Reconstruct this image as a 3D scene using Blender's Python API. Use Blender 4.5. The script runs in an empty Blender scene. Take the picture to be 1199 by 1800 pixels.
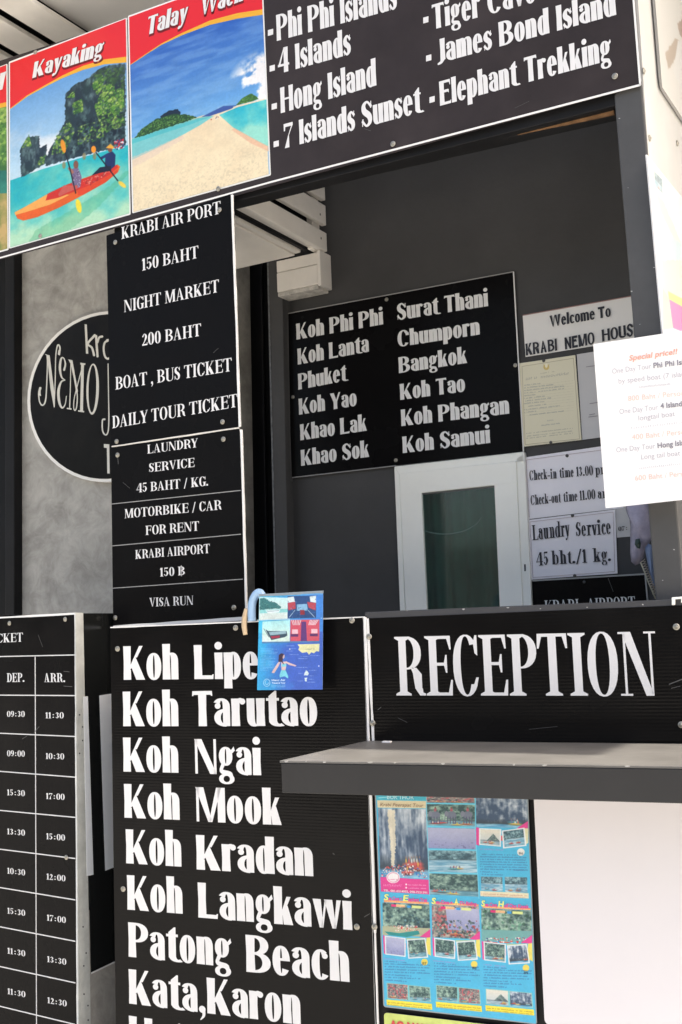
import bpy, bmesh, math, random
import numpy as np
from mathutils import Matrix, Vector
random.seed(7); RNG = np.random.RandomState(11)
SC = bpy.context.scene
COL = SC.collection
R = math.radians

# ------------------------------------------------------------------ camera, sky, sun, exposure
FPX, PITCH, ROLL = 1950.0, 0.10038638, -0.03695916       # focal length in photo pixels, tilt up, roll
CAM = np.array([0.0, 0.0, 1.5])
_F = np.array([0, math.cos(PITCH), math.sin(PITCH)])
_U0 = np.array([0, -math.sin(PITCH), math.cos(PITCH)])
_R0 = np.array([1.0, 0, 0])
CR = math.cos(ROLL)*_R0 + math.sin(ROLL)*_U0
CU = -math.sin(ROLL)*_R0 + math.cos(ROLL)*_U0
cd = bpy.data.cameras.new('camera'); cam = bpy.data.objects.new('camera', cd); COL.objects.link(cam)
cd.sensor_fit = 'VERTICAL'; cd.sensor_height = 22.3; cd.lens = FPX/1800*22.3; cd.clip_start = 0.05; cd.clip_end = 600
cam.matrix_world = Matrix([[CR[0], CU[0], -_F[0], CAM[0]], [CR[1], CU[1], -_F[1], CAM[1]], [CR[2], CU[2], -_F[2], CAM[2]], [0, 0, 0, 1]])
cd.dof.use_dof = True; cd.dof.focus_distance = 3.35; cd.dof.aperture_fstop = 12.0
SC.camera = cam
SUN_DIR = Vector((0.93, -0.37, 1.15)).normalized()       # from the scene towards the sun
w = bpy.data.worlds.new("World"); SC.world = w; w.use_nodes = True
nt = w.node_tree; nt.nodes.clear()
sky = nt.nodes.new('ShaderNodeTexSky'); sky.sky_type = 'NISHITA'; sky.sun_disc = False
sky.sun_elevation = math.asin(SUN_DIR.z); sky.sun_rotation = math.atan2(SUN_DIR.x, SUN_DIR.y)
sky.air_density = 1.0; sky.dust_density = 6.0; sky.ozone_density = 1.0
bg = nt.nodes.new('ShaderNodeBackground'); bg.inputs['Strength'].default_value = 0.15
out = nt.nodes.new('ShaderNodeOutputWorld')
nt.links.new(sky.outputs[0], bg.inputs[0]); nt.links.new(bg.outputs[0], out.inputs[0])
sd = bpy.data.lights.new('sun', 'SUN'); sd.energy = 4.6; sd.angle = R(0.6); sd.color = (1.0, 0.95, 0.87)
sun = bpy.data.objects.new('sun', sd); COL.objects.link(sun)
sun.rotation_euler = SUN_DIR.to_track_quat('Z', 'Y').to_euler(); sun.location = (3, -2, 8)
SC.view_settings.view_transform = 'Standard'; SC.view_settings.look = 'None'
SC.view_settings.exposure = 1.34; SC.view_settings.gamma = 1.0
SC.view_settings.use_white_balance = True; SC.view_settings.white_balance_temperature = 7050; SC.view_settings.white_balance_tint = 10

# ------------------------------------------------------------------ frames and planes
AF, AC, AT = 0.51120403, 0.41562983, 0.58120122          # yaw of the booth front, of the counter front, of the timetable
ASIDE = AF - math.pi/2                                   # faces that run back into the booth
def rt(a): return np.array([math.cos(a), -math.sin(a), 0.0])
def aw(a): return np.array([math.sin(a), math.cos(a), 0.0])
def ray(p):
    return _F*FPX + CR*(p[0]-599.5) - CU*(p[1]-900.0)
def on(a, d, p):
    r = ray(p); n = aw(a); k = d/float(n@r)
    return CAM + r*k
def onz(z, p):
    r = ray(p); return CAM + r*((z-CAM[2])/r[2])
def loc(a, t, d, z): return rt(a)*t + aw(a)*d + np.array([0, 0, z])
def tdz(a, P): return float(rt(a)@P), float(aw(a)@P), float(P[2])
DF, DB, DC = 2.95, 3.75, 2.95                            # booth front, back wall, counter front

# ------------------------------------------------------------------ materials
def lin(c): return tuple(((x/12.92) if x <= .04045 else ((x+.055)/1.055)**2.4) for x in c)
MATS = {}
def mat(name, col, rough=.5, spec=.5, metal=0, bump=0, bscale=40, var=0, vscale=6, ribs=0, ribdir='X', ribw=.008, scratch=0, trans=0, coat=0, alpha=1, smudge=0):
    if name in MATS: return MATS[name]
    m = bpy.data.materials.new(name); m.use_nodes = True; n = m.node_tree; L = n.links
    b = n.nodes['Principled BSDF']
    b.inputs['Base Color'].default_value = (*col, 1); b.inputs['Roughness'].default_value = rough
    b.inputs['Specular IOR Level'].default_value = spec; b.inputs['Metallic'].default_value = metal
    b.inputs['Coat Weight'].default_value = coat
    if trans: b.inputs['Transmission Weight'].default_value = trans
    if alpha < 1: b.inputs['Alpha'].default_value = alpha
    tc = n.nodes.new('ShaderNodeTexCoord')
    colsock = None
    if var:
        t = n.nodes.new('ShaderNodeTexNoise'); t.inputs['Scale'].default_value = vscale; t.inputs['Detail'].default_value = 8; t.inputs['Roughness'].default_value = .65
        L.new(tc.outputs['Object'], t.inputs['Vector'])
        rp = n.nodes.new('ShaderNodeValToRGB'); e = rp.color_ramp.elements
        e[0].position = .3; e[1].position = .7
        e[0].color = (*[c*(1-var) for c in col], 1); e[1].color = (*[min(1, c*(1+var)) for c in col], 1)
        L.new(t.outputs['Fac'], rp.inputs[0]); colsock = rp.outputs[0]
    if scratch:
        v = n.nodes.new('ShaderNodeTexNoise'); v.inputs['Scale'].default_value = 28; v.inputs['Detail'].default_value = 10; v.inputs['Roughness'].default_value = .8
        mp = n.nodes.new('ShaderNodeMapping'); mp.inputs['Rotation'].default_value = (.3, .7, .4); mp.inputs['Scale'].default_value = (1, 1, .22)
        L.new(tc.outputs['Object'], mp.inputs[0]); L.new(mp.outputs[0], v.inputs['Vector'])
        r2 = n.nodes.new('ShaderNodeValToRGB'); r2.color_ramp.elements[0].position = .68; r2.color_ramp.elements[1].position = .80
        L.new(v.outputs['Fac'], r2.inputs[0])
        mx = n.nodes.new('ShaderNodeMix'); mx.data_type = 'RGBA'
        mu = n.nodes.new('ShaderNodeMath'); mu.operation = 'MULTIPLY'; mu.inputs[1].default_value = scratch
        L.new(r2.outputs[0], mu.inputs[0]); L.new(mu.outputs[0], mx.inputs[0])
        if colsock: L.new(colsock, mx.inputs[6])
        else: mx.inputs[6].default_value = (*col, 1)
        mx.inputs[7].default_value = (.35, .35, .35, 1); colsock = mx.outputs[2]
    if colsock: L.new(colsock, b.inputs['Base Color'])
    if smudge:
        t = n.nodes.new('ShaderNodeTexNoise'); t.inputs['Scale'].default_value = 5; t.inputs['Detail'].default_value = 6
        L.new(tc.outputs['Object'], t.inputs['Vector'])
        mr = n.nodes.new('ShaderNodeMapRange'); mr.inputs[1].default_value = .3; mr.inputs[2].default_value = .7
        mr.inputs[3].default_value = max(.02, rough-smudge); mr.inputs[4].default_value = rough+smudge
        L.new(t.outputs['Fac'], mr.inputs[0]); L.new(mr.outputs[0], b.inputs['Roughness'])
    nrm = None
    if ribs:
        wv = n.nodes.new('ShaderNodeTexWave'); wv.bands_direction = ribdir; wv.inputs['Scale'].default_value = .314/ribw; wv.inputs['Distortion'].default_value = .15
        L.new(tc.outputs['Object'], wv.inputs['Vector'])
        bp = n.nodes.new('ShaderNodeBump'); bp.inputs['Strength'].default_value = ribs; bp.inputs['Distance'].default_value = .0006
        L.new(wv.outputs['Fac'], bp.inputs['Height']); nrm = bp.outputs[0]
        t = n.nodes.new('ShaderNodeTexNoise'); t.inputs['Scale'].default_value = 3.2; t.inputs['Detail'].default_value = 2
        L.new(tc.outputs['Object'], t.inputs['Vector'])
        b2 = n.nodes.new('ShaderNodeBump'); b2.inputs['Strength'].default_value = .5; b2.inputs['Distance'].default_value = .012
        L.new(t.outputs['Fac'], b2.inputs['Height']); L.new(nrm, b2.inputs['Normal']); nrm = b2.outputs[0]
    if bump:
        t = n.nodes.new('ShaderNodeTexNoise'); t.inputs['Scale'].default_value = bscale; t.inputs['Detail'].default_value = 6
        L.new(tc.outputs['Object'], t.inputs['Vector'])
        bp = n.nodes.new('ShaderNodeBump'); bp.inputs['Strength'].default_value = bump; bp.inputs['Distance'].default_value = .004
        L.new(t.outputs['Fac'], bp.inputs['Height'])
        if nrm: L.new(nrm, bp.inputs['Normal'])
        nrm = bp.outputs[0]
    if nrm: L.new(nrm, b.inputs['Normal'])
    MATS[name] = m; return m
M_BAN = mat('banner_vinyl', (.036, .029, .030), .42, .16, smudge=.08, var=.3, vscale=3, bump=.05, bscale=8)
M_BRD = mat('black_corrugated_board', (.006, .0057, .006), .24, .06, ribs=.12, ribdir='X', smudge=.08, scratch=.25)
M_BRH = mat('black_corrugated_board_cross', (.005, .0048, .005), .2, .12, ribs=.18, ribdir='Z', ribw=.009, smudge=.08, scratch=.25)
M_WL = mat('white_vinyl_letters', (.70, .70, .71), .4, .4)
M_WE = mat('white_board_edge', (.78, .78, .77), .5, .3)
M_CHAR = mat('charcoal_paint', (.055, .055, .056), .6, .3, var=.16, vscale=3, bump=.15, bscale=60, scratch=.06)
M_POST = mat('grey_black_post_paint', (.068, .068, .069), .45, .4, var=.15, vscale=5, bump=.1, bscale=30, scratch=.08)
M_BLK = mat('black_paint', (.009, .009, .010), .5, .18, var=.3, bump=.08, scratch=.1)
M_DEEP = mat('dark_door_paint', (.006, .006, .007), .5, .15, var=.3)
M_SLAT = mat('cream_white_timber', (.74, .71, .66), .6, .3, var=.08, vscale=4, bump=.2, bscale=25)
M_CEIL = mat('grey_white_ceiling', (.68, .67, .65), .8, .2, var=.05, vscale=2)
M_UPVC = mat('white_plastic_frame', (.90, .91, .86), .3, .5, var=.03)
M_SCR = mat('dull_screw_metal', (.42, .40, .35), .35, .5, metal=.8, var=.3, vscale=200)
M_SCD = mat('dark_screw_metal', (.10, .10, .10), .4, .5, metal=.6)
M_PAP = mat('white_paper', (.80, .80, .82), .6, .3, bump=.06, bscale=8)
M_PAPL = mat('laminated_lilac_paper', (.84, .83, .89), .3, .5, bump=.06, bscale=6, var=.03)
M_SHW = mat('whiteboard_sheet', (.70, .68, .715), .5, .4, var=.02, vscale=2)
M_GRT = mat('grey_text_ink', (.50, .48, .53), .6, .2)
M_DKT = mat('dark_grey_text_ink', (.27, .26, .30), .6, .2)
M_RDT = mat('soft_red_ink', (.78, .40, .32), .6, .2)  # red ink set light and low in contrast
M_RPL = mat('pale_red_ink', (.82, .58, .52), .6, .2)
M_INK = mat('black_ink', (.030, .032, .042), .5, .3)
M_METAL = mat('cream_sheet_metal', (.62, .61, .59), .45, .4, var=.07, vscale=3, bump=.1, bscale=5)
M_ALU = mat('dull_aluminium_sheet', (.50, .52, .50), .5, .4, var=.25, vscale=9, bump=.15, bscale=40)

# ------------------------------------------------------------------ object helpers
FR = {}
def tag(o, label=None, cat=None, group=None, kind=None):
    if label: o['label'] = label
    if cat: o['category'] = cat
    if group: o['group'] = group
    if kind: o['kind'] = kind
    return o
def thing(name, label, cat, a, O, group=None, kind=None):
    e = bpy.data.objects.new(name, None); COL.objects.link(e); e.empty_display_size = .1
    O = np.array(O, float); e.location = O; e.rotation_euler = (0, 0, -a)
    FR[e.name] = (a, O); tag(e, label, cat, group, kind); return e
def toloc(e, P, a=0, O=None):
    if e is not None: a, O = FR[e.name]
    P = np.asarray(P, float) - O
    return np.stack([P@rt(a), P@aw(a), P[..., 2]], -1)
def mesh_obj(name, V, F, mats, parent=None, a=0, fm=None, uv=None, smooth=False):
    """V: world points.  Without parent the object's origin goes to the middle of its underside."""
    V = np.asarray(V, float)
    if parent is None:
        O = V.mean(0); O[2] = V[:, 2].min(); Lc = toloc(None, V, a, O)
    else:
        root = parent
        Lc = toloc(root, V)
    me = bpy.data.meshes.new(name); me.from_pydata([tuple(v) for v in Lc], [], F); 
    if not isinstance(mats, (list, tuple)): mats = [mats]
    for m in mats: me.materials.append(m)
    if fm: me.polygons.foreach_set('material_index', fm)
    if uv is not None:
        ul = me.uv_layers.new(name='uv')
        li = np.empty(len(me.loops), int); me.loops.foreach_get('vertex_index', li)
        ul.data.foreach_set('uv', np.asarray(uv)[li].ravel())
    if smooth: me.polygons.foreach_set('use_smooth', [True]*len(me.polygons))
    me.update()
    o = bpy.data.objects.new(name, me); COL.objects.link(o)
    if parent is None:
        o.location = O; o.rotation_euler = (0, 0, -a); FR[o.name] = (a, O)
    else:
        o.parent = parent; FR[o.name] = FR[parent.name]
    return o
def sub(o, parent):
    """make o a sub-part of the mesh part parent (both share the thing's frame)"""
    o.parent = parent; return o
BOXF = [(0, 1, 2, 3), (7, 6, 5, 4), (0, 4, 5, 1), (1, 5, 6, 2), (2, 6, 7, 3), (3, 7, 4, 0)]
def bevel(o, w=.002, seg=2):
    m = o.modifiers.new('edge', 'BEVEL'); m.width = w; m.segments = seg; m.limit_method = 'ANGLE'; return o
def slab_pts(Q, n, th):
    Q = [np.array(q) for q in Q]; return Q + [q + n*th for q in Q]
def slab(name, a, d, quad, th, mats, parent=None, fm=None, bev=0):
    """a flat board: four photo corners (TL TR BR BL) unprojected to the plane (a,d), thickness going away from the viewer"""
    Q = [on(a, d, p) for p in quad]
    V = slab_pts(Q, aw(a), th)
    o = mesh_obj(name, V, [(3, 2, 1, 0), (4, 5, 6, 7), (0, 1, 5, 4), (1, 2, 6, 5), (2, 3, 7, 6), (3, 0, 4, 7)], mats, parent, a, fm)
    if bev: bevel(o, bev)
    return o
def boxl(name, a, t0, t1, d0, d1, z0, z1, m, parent=None, bev=.003):
    P = [loc(a, t, d, z) for d in (d0, d1) for (t, z) in ((t0, z0), (t1, z0), (t1, z1), (t0, z1))]
    o = mesh_obj(name, P, [(0, 1, 2, 3), (7, 6, 5, 4), (0, 4, 5, 1), (1, 5, 6, 2), (2, 6, 7, 3), (3, 7, 4, 0)], m, parent, a)
    if bev: bevel(o, bev)
    return o
def rquad(Q, r, k=5):
    """rounded quad outline from four world corners"""
    out = []
    for i in range(4):
        p = Q[i]; a = Q[i-1]-p; b = Q[(i+1) % 4]-p
        a = a/np.linalg.norm(a)*r; b = b/np.linalg.norm(b)*r
        for j in range(k+1):
            t = j/k; out.append(p + a*(1-t)**2 + b*t**2)
    return out
def outline_slab(name, a, d, P, th, mats, parent=None, uvq=None):
    """P: outline points (world) on the plane; extruded away"""
    n = len(P); V = list(P) + [p + aw(a)*th for p in P]
    F = [tuple(range(n))[::-1], tuple(range(n, 2*n))] + [(i, (i+1) % n, n+(i+1) % n, n+i) for i in range(n)]
    return V, F
def rboard(name, a, d, quad, th, r, mats, parent=None, fm_side=None):
    P = rquad([on(a, d, p) for p in quad], r)
    V, F = outline_slab(name, a, d, P, th, mats, parent)
    fm = None
    if fm_side is not None: fm = [0] + [fm_side]*(len(F)-1)
    return mesh_obj(name, V, F, mats, parent, a, fm)
def strip(name, a, d, p0, p1, wpx, m, parent, th=.001, jit=0, n=1):
    """thin flat line between two photo points, wpx wide in photo pixels"""
    A, B = on(a, d, p0), on(a, d, p1); u = (B-A)/np.linalg.norm(B-A); nn = aw(a); s = np.cross(u, nn)
    w = .5*wpx*np.linalg.norm(A-CAM)/FPX
    V = []; F = []
    for i in range(n+1):
        P = A+(B-A)*i/n + s*(random.uniform(-jit, jit) if 0 < i < n else 0)
        ww = w*(1+(random.uniform(-.25, .25) if jit else 0))
        V += [P-s*ww, P+s*ww, P+s*ww+nn*th, P-s*ww+nn*th]
    for i in range(n):
        b = 4*i; F += [(b+k, b+4+k, b+4+(k+1) % 4, b+(k+1) % 4) for k in range(4)]
    F += [(0, 1, 2, 3), (4*n+3, 4*n+2, 4*n+1, 4*n)]
    return mesh_obj(name, V, F, m, parent)

_scr = {}
def screw(parent, a, d, p, r=.0075, m=None):
    m = m or M_SCR; key = (m.name, round(r, 4))
    if key not in _scr:
        me = bpy.data.meshes.new('screw'); V = []; F = []; N = 16
        prof = [(1, 0), (1, .25), (.86, .36), (.62, .40), (.56, .30), (.5, .34), (.42, .55), (.2, .66), (.12, .45)]
        for (q, h) in prof:
            for i in range(N): V.append((q*r*math.cos(2*math.pi*i/N), -h*r, q*r*math.sin(2*math.pi*i/N)))
        for j in range(len(prof)-1):
            for i in range(N): F.append((j*N+i, j*N+(i+1) % N, (j+1)*N+(i+1) % N, (j+1)*N+i))
        F.append(tuple((len(prof)-1)*N+i for i in range(N)))
        me.from_pydata(V, [], F); me.materials.append(m); me.update(); _scr[key] = me
    o = bpy.data.objects.new('screw', _scr[key]); COL.objects.link(o); o.parent = parent
    P = on(a, d, p); pa, O = FR[parent.name]
    o.location = toloc(parent, P); o.rotation_euler = (0, random.uniform(0, 3), 0)
    return o

# ------------------------------------------------------------------ lettering: shapes -> exact non-overlapping faces
def se(cx, cy, rx, ry, a0=0, a1=360, n=2.25, k=None):
    k = k or max(6, int(abs(a1-a0)/13)); P = []
    for i in range(k+1):
        t = R(a0+(a1-a0)*i/k); c, s = math.cos(t), math.sin(t)
        P.append((cx+rx*math.copysign(abs(c)**(2/n), c), cy+ry*math.copysign(abs(s)**(2/n), s)))
    return P
def ring(cx, cy, rx, ry, s, t, n=2.2): return [se(cx, cy, rx, ry, n=n)[:-1], se(cx, cy, rx-s, ry-t, n=n)[:-1]]
def arc(cx, cy, rx, ry, s, t, a0, a1, n=2.2): return [se(cx, cy, rx, ry, a0, a1, n) + se(cx, cy, rx-s, ry-t, a1, a0, n)]
def rc(x0, y0, x1, y1): return [[(x0, y0), (x1, y0), (x1, y1), (x0, y1)]]
def pl(*p): return [list(p)]
def disc(x, y, r, ry=None): return [[se(x, y, r, ry or r, n=2, k=14)[:-1]]]
def cat(P, m=6):
    P = [np.array(p, float) for p in P]; Q = [2*P[0]-P[1]]+P+[2*P[-1]-P[-2]]; o = []
    for i in range(1, len(Q)-2):
        for j in range(m):
            t = j/m; a, b, c, d = Q[i-1:i+3]
            o.append(.5*((2*b)+(c-a)*t+(2*a-5*b+4*c-d)*t*t+(3*b-a-3*c+d)*t**3))
    o.append(P[-1]); return o
def stroke(pts, ws, m=5, cap=True):
    """variable-width brush along a curve -> list of shapes"""
    Q = cat([(p[0], p[1], q) for p, q in zip(pts, ws)], m); S = []
    for i in range(len(Q)-1):
        a, b = Q[i], Q[i+1]; u = b[:2]-a[:2]; L = np.hypot(*u)
        if L < 1e-6: continue
        nrm = np.array([-u[1], u[0]])/L
        wa, wb = max(a[2], .01)/2, max(b[2], .01)/2
        S.append([[tuple(a[:2]+nrm*wa), tuple(a[:2]-nrm*wa), tuple(b[:2]-nrm*wb), tuple(b[:2]+nrm*wb)]])
    for q in (Q if cap else Q[1:-1]): S.append([se(q[0], q[1], max(q[2], .01)/2, max(q[2], .01)/2, n=2, k=10)[:-1]])
    return S
def union(shapes):
    E = []; ys = set()
    for si, sh in enumerate(shapes):
        for lp in sh:
            for i in range(len(lp)):
                (x0, y0), (x1, y1) = lp[i], lp[(i+1) % len(lp)]
                ys.add(round(y0, 3))
                if abs(y0-y1) < 1e-9: continue
                if y0 > y1: x0, y0, x1, y1 = x1, y1, x0, y0
                E.append((y0, y1, x0, (x1-x0)/(y1-y0), si))
    ys = sorted(ys); T = []
    E = np.array(E)
    for y0, y1 in zip(ys[:-1], ys[1:]):
        if y1-y0 < 6e-4: continue
        ym = (y0+y1)/2
        A = E[(E[:, 0] <= ym) & (E[:, 1] > ym)]
        if not len(A): continue
        xm = A[:, 2]+(ym-A[:, 0])*A[:, 3]; o = np.argsort(xm); A = A[o]; xm = xm[o]
        inside = {}; c = 0; st = None
        for e, x in zip(A, xm):
            s = int(e[4]); was = inside.get(s, False); inside[s] = not was
            c2 = c + (-1 if was else 1)
            if c == 0: st = e
            elif c2 == 0:
                f = lambda q, y: q[2]+(y-q[0])*q[3]
                T.append((y0, y1, f(st, y0), f(e, y0), f(st, y1), f(e, y1)))
            c = c2
    return T

class Font:
    def __init__(s, S, T, X, serif, gap, W=1.0, space=.36):
        s.S, s.T, s.X, s.serif, s.gap, s.W, s.space = S, T, X, serif, gap, W, space; s.c = {}
    def stem(s, x, y0=0, y1=1, w=None, sb=True, st=True, stl=False):
        w = w or s.S; S = []
        if s.serif:
            S.append(rc(x, y0, x+w, y1)); h = .04; e = .085
            if sb: S.append(pl((x-e, y0), (x+w+e, y0), (x+w+e, y0+h*.7), (x+w, y0+h*1.7), (x, y0+h*1.7), (x-e, y0+h*.7)))
            if st: S.append(pl((x-e, y1-h*.7), (x, y1-h*1.7), (x+w, y1-h*1.7), (x+w+(0 if stl else e), y1-h*.7), (x+w+(0 if stl else e), y1), (x-e, y1)))
        else:
            f = .012; m = (y0+y1)/2
            S.append(pl((x-f, y0), (x+w+f, y0), (x+w, m), (x+w+f, y1), (x-f, y1), (x, m)))
        return S
    def glyph(s, ch):
        if ch not in s.c:
            r = s.make(ch)
            s.c[ch] = (union(r[0]), r[1])
        return s.c[ch]
    def archp(s, xl, xr, top, leg, base=0, flip=False, ry=.27):
        S, T = s.S, s.T; L = xl-leg*.5
        cx = (L+xr)/2; rx = (xr-L)/2; ci = (xl+xr-leg)/2; ri = max(.02, (xr-leg-xl)/2)
        P = [(xr, base)]+se(cx, top-ry, rx, ry, 0, 180, 2.3)+se(ci, top-ry, ri, ry-T, 180, 0, 2.2)+[(xr-leg, base)]
        return [P]
    def make(s, c):
        S, T, X, g, sf = s.S, s.T, s.X, s.W, s.serif
        st = s.stem; e = .085 if sf else 0
        thin = T*1.5 if sf else T*1.7
        tsf = lambda x, y, up: (rc(x-.1, y-(.028 if up else 0), x+.1, y+(0 if up else .028)) if sf else rc(x-.0, y, x+.001, y+.001))
        if c == 'I': return (st(e), S+2*e)
        if c == 'l': return (st(e, 0, 1.03, stl=True), S+2*e) if sf else (st(0, 0, 1.04), S)
        if c in 'LE F'.replace(' ', '') or c == 'F':
            W = .60*g+e-(0 if sf else .04); r = st(e); tt = .05 if sf else T*1.6
            if c in 'LE': r += [rc(e, 0, W, tt), pl((W-.09, 0), (W, 0), (W+.015, .26 if sf else .14), (W-.02, .26 if sf else .14))]
            if c in 'EF':
                r += [rc(e, 1-tt, W-.02, 1), pl((W-.1, 1), (W-.03, .77), (W-.0, .77), (W-.01, 1)), rc(e+S*.5, .5, W-.12, .5+tt), pl((W-.16, .5+tt/2), (W-.12, .38 if sf else .46), (W-.09, .38 if sf else .46), (W-.09, .68 if sf else .6), (W-.12, .68 if sf else .6))]
            return (r, W+.01)
        if c == 'T':
            W = .66*g+(.06 if sf else -.08); tt = .05 if sf else T*1.6
            r = st(W/2-S/2, st=False)+[rc(0.01, 1-tt, W-.01, 1), pl((0, 1), (-.01, .76 if sf else .86), (.025, .76 if sf else .86), (.1, 1)), pl((W, 1), (W+.01, .76 if sf else .86), (W-.025, .76 if sf else .86), (W-.1, 1))]
            return (r, W)
        if c in 'PRBD':
            W = .62*g+e; x = e; r = st(x)
            if c == 'D':
                r.append([[(x+S/2, 0)]+se(x+S*.8, .5, W+.02-x-S*.8, .5, -90, 90, 2.3)+[(x+S/2, 1), (x+S/2, 1-T)]+se(x+S*.8, .5, W+.02-x-S*1.8, .5-T, 90, -90, 2.2)+[(x+S/2, T)]]); return (r, W+.02)
            h = .44 if c != 'B' else .48
            yb = h
            def half(y0, y1, W1):
                cy = (y0+y1)/2; ry = (y1-y0)/2
                return [[(x+S/2, y0)]+se(x+S*1.1, cy, W1-x-S*1.1, ry, -90, 90, 2.2)+[(x+S/2, y1), (x+S/2, y1-T)]+se(x+S*1.0, cy, W1-x-S*2.0, ry-T, 90, -90, 2.1)+[(x+S/2, y0+T)]]
            r.append(half(yb, 1, W-(.02 if c == 'B' else 0)))
            if c == 'B': r.append(half(0, yb+T, W+.03)); W += .03
            if c == 'R':
                if sf: r += [pl((x+S+.04, yb+T), (x+S+.14, yb+T), (x+S*1.4+.18, .32), (W-.06, .0), (W+.06, 0), (W+.06, .03), (W+.0, .05), (x+S*2+.16, .36), (x+S*2+.05, yb+.03))]; r.append(pl((W-S*.95, .12), (W-.05, 0), (W+.07, 0), (W+.07, .035), (W+.02, .05), (W-.02, .34), (W-S*.8, yb), (x+S+.1, yb+T), (x+S+.1, yb), (W-S*1.2, yb*.85)))
                else: r.append(pl((W-S*1.05, 0), (W+.02, 0), (W-.07, yb), (x+S, yb+T)))
                W += .06 if sf else .02
            return (r, W)
        if c == 'K':
            W = .66*g+e; x = e; r = st(x)
            r.append(pl((x+S*.9, .40), (x+S*.9, .30), (x+S*1.2, .36), (W-.04, 1), (W-.04-thin, 1)))
            r.append(pl((x+S+.00, .43), (W-S-.04, 0), (W+.02, 0), (x+S*1.75, .66), (x+S*1.2, .5)))
            if sf: r += [rc(W-.2, .972, W+.05, 1), rc(W-S-.1, 0, W+.06, .03)]; W += .05
            return (r, W+.02)
        if c == 'N':
            thin = thin if sf or T > .1 else T*1.15; W = .70*g+e; x = e*.8; r = [rc(x+.02, 0, x+.02+thin, 1), rc(W-thin-.02, 0, W-.02, 1), pl((x, 1), (x+S*1.05, 1), (W-.02, 0), (W-.02-S*.9, 0))]
            if sf: r += [rc(0, 0, x+.15, .03), rc(0, .97, x+S, 1), rc(W-.15, .97, W+.06, 1)]; W += .05
            return (r, W)
        if c == 'M':
            thin = thin if sf or T > .1 else T*1.15; W = .88*g+e; x = e*.9; r = [rc(x+.02, 0, x+.02+thin, 1), pl((x, 1), (x+S*1.1, 1), (W/2+.03, .03), (W/2-.07, .0)), pl((W-S-thin*.45, 1), (W-S*.5, 1), (W/2+.05, 0), (W/2-.05, 0))]+[rc(W-S, 0, W, 1)]
            if sf: r += [rc(0, 0, x+.15, .03), rc(0, .97, x+S, 1), rc(W-S-.07, 0, W+.07, .03), rc(W-S, .97, W+.07, 1)]; W += .07
            return (r, W)
        if c in 'VWAY':
            if c == 'A':
                W = .72*g; r = [pl((.05, 0), (.05+thin, 0), (W/2+.0, 1), (W/2-.06, 1)), pl((W-S-.06, 0), (W-.04, 0), (W/2+.02, 1), (W/2-.06, 1)), rc(.17, .3, W-.2, .3+T)]
                if sf: r += [rc(-.03, 0, .2, .03), rc(W-S-.13, 0, W+.04, .03)]
                return (r, W+.03)
            if c == 'V':
                W = .70*g; r = [pl((.03, 1), (S+.06, 1), (W/2+.06, 0), (W/2, 0)), pl((W-.03, 1), (W-.03-thin, 1), (W/2-.0, 0), (W/2+.06, 0))]
                if sf: r += [rc(-.03, .97, S+.13, 1), rc(W-.2, .97, W+.05, 1)]
                return (r, W+.03)
            if c == 'W':
                W = 1.0*g; r = [pl((.0, 1), (S+.02, 1), (W*.29+.04, 0), (W*.29-.04, 0)), pl((W/2+.0, 1), (W/2-.05, 1), (W*.29-.02, 0), (W*.29+.04, 0)), pl((W/2-.05, 1), (W/2-.05+S, 1), (W*.74+.04, 0), (W*.74-.04, 0)), pl((W, 1), (W-thin, 1), (W*.74-.02, 0), (W*.74+.04, 0))]; return (r, W)
            W = .68*g; r = [pl((.0, 1), (S+.03, 1), (W/2+S/2, .42), (W/2-S/2, .42)), pl((W, 1), (W-thin, 1), (W/2-.0, .42), (W/2+S/2, .42))]+st(W/2-S/2, 0, .46, st=False)
            if sf: r += [rc(-.05, .97, S+.1, 1), rc(W-.18, .97, W+.04, 1)]
            return (r, W)
        if c in 'O0':
            W = (.68 if c == 'O' else .52)*g+(.04 if sf else 0); return ([ring(W/2, .5, W/2, .515, S*.98, T)], W)
        if c in 'CG':
            W = .62*g+.02; cx = W/2+.02; r = [arc(cx, .5, W/2+.02, .515, S, T, 42, 322)]
            r += [pl((W-.045, .70), (W+.01, .66), (W+.01, 1), (W-.03, 1), (W-.07, .88))] if sf else [pl((W-S*.9, .86), (W-S*.7, .66), (W+.02, .66), (W+.0, .84))]
            if c == 'C' and sf: r += [pl((W-.1, .14), (W-.03, .3), (W+.02, .3), (W-.02, .16))]
            if c == 'G': r += st(W-S, 0 if not sf else .02, .44, sb=False)
            return (r, W+.02)
        if c == 'U':
            W = .66*g+e; r = st(e, .25, 1, sb=False)+[rc(W-thin-.03, .2, W-.03, 1), [se((W+e-.03)/2, .26, (W-.03-e)/2, .275, 180, 360, 2.3)+se((W+e-.03)/2+S*.3, .26, (W-.03-e)/2-S*.65, .275-T*1.3, 360, 180, 2.2)]]
            if sf: r += [rc(W-.17, .97, W+.06, 1)]; W += .03
            return (r, W)
        if c == 'H':
            W = .70*g+2*e; r = st(e)+st(W-e-S)+[rc(e+S/2, .48, W-e-S/2, .48+T*1.1)]; return (r, W)
        if c == 'J':
            W = .42*g+e; r = st(W-S-e*.5, .1, 1, sb=False)+stroke([(W-S/2-e*.5, .16), (W-S*.9, .02), (.08, -.03)], [S, S*.6, T*1.3], 5); return (r, W)
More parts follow.
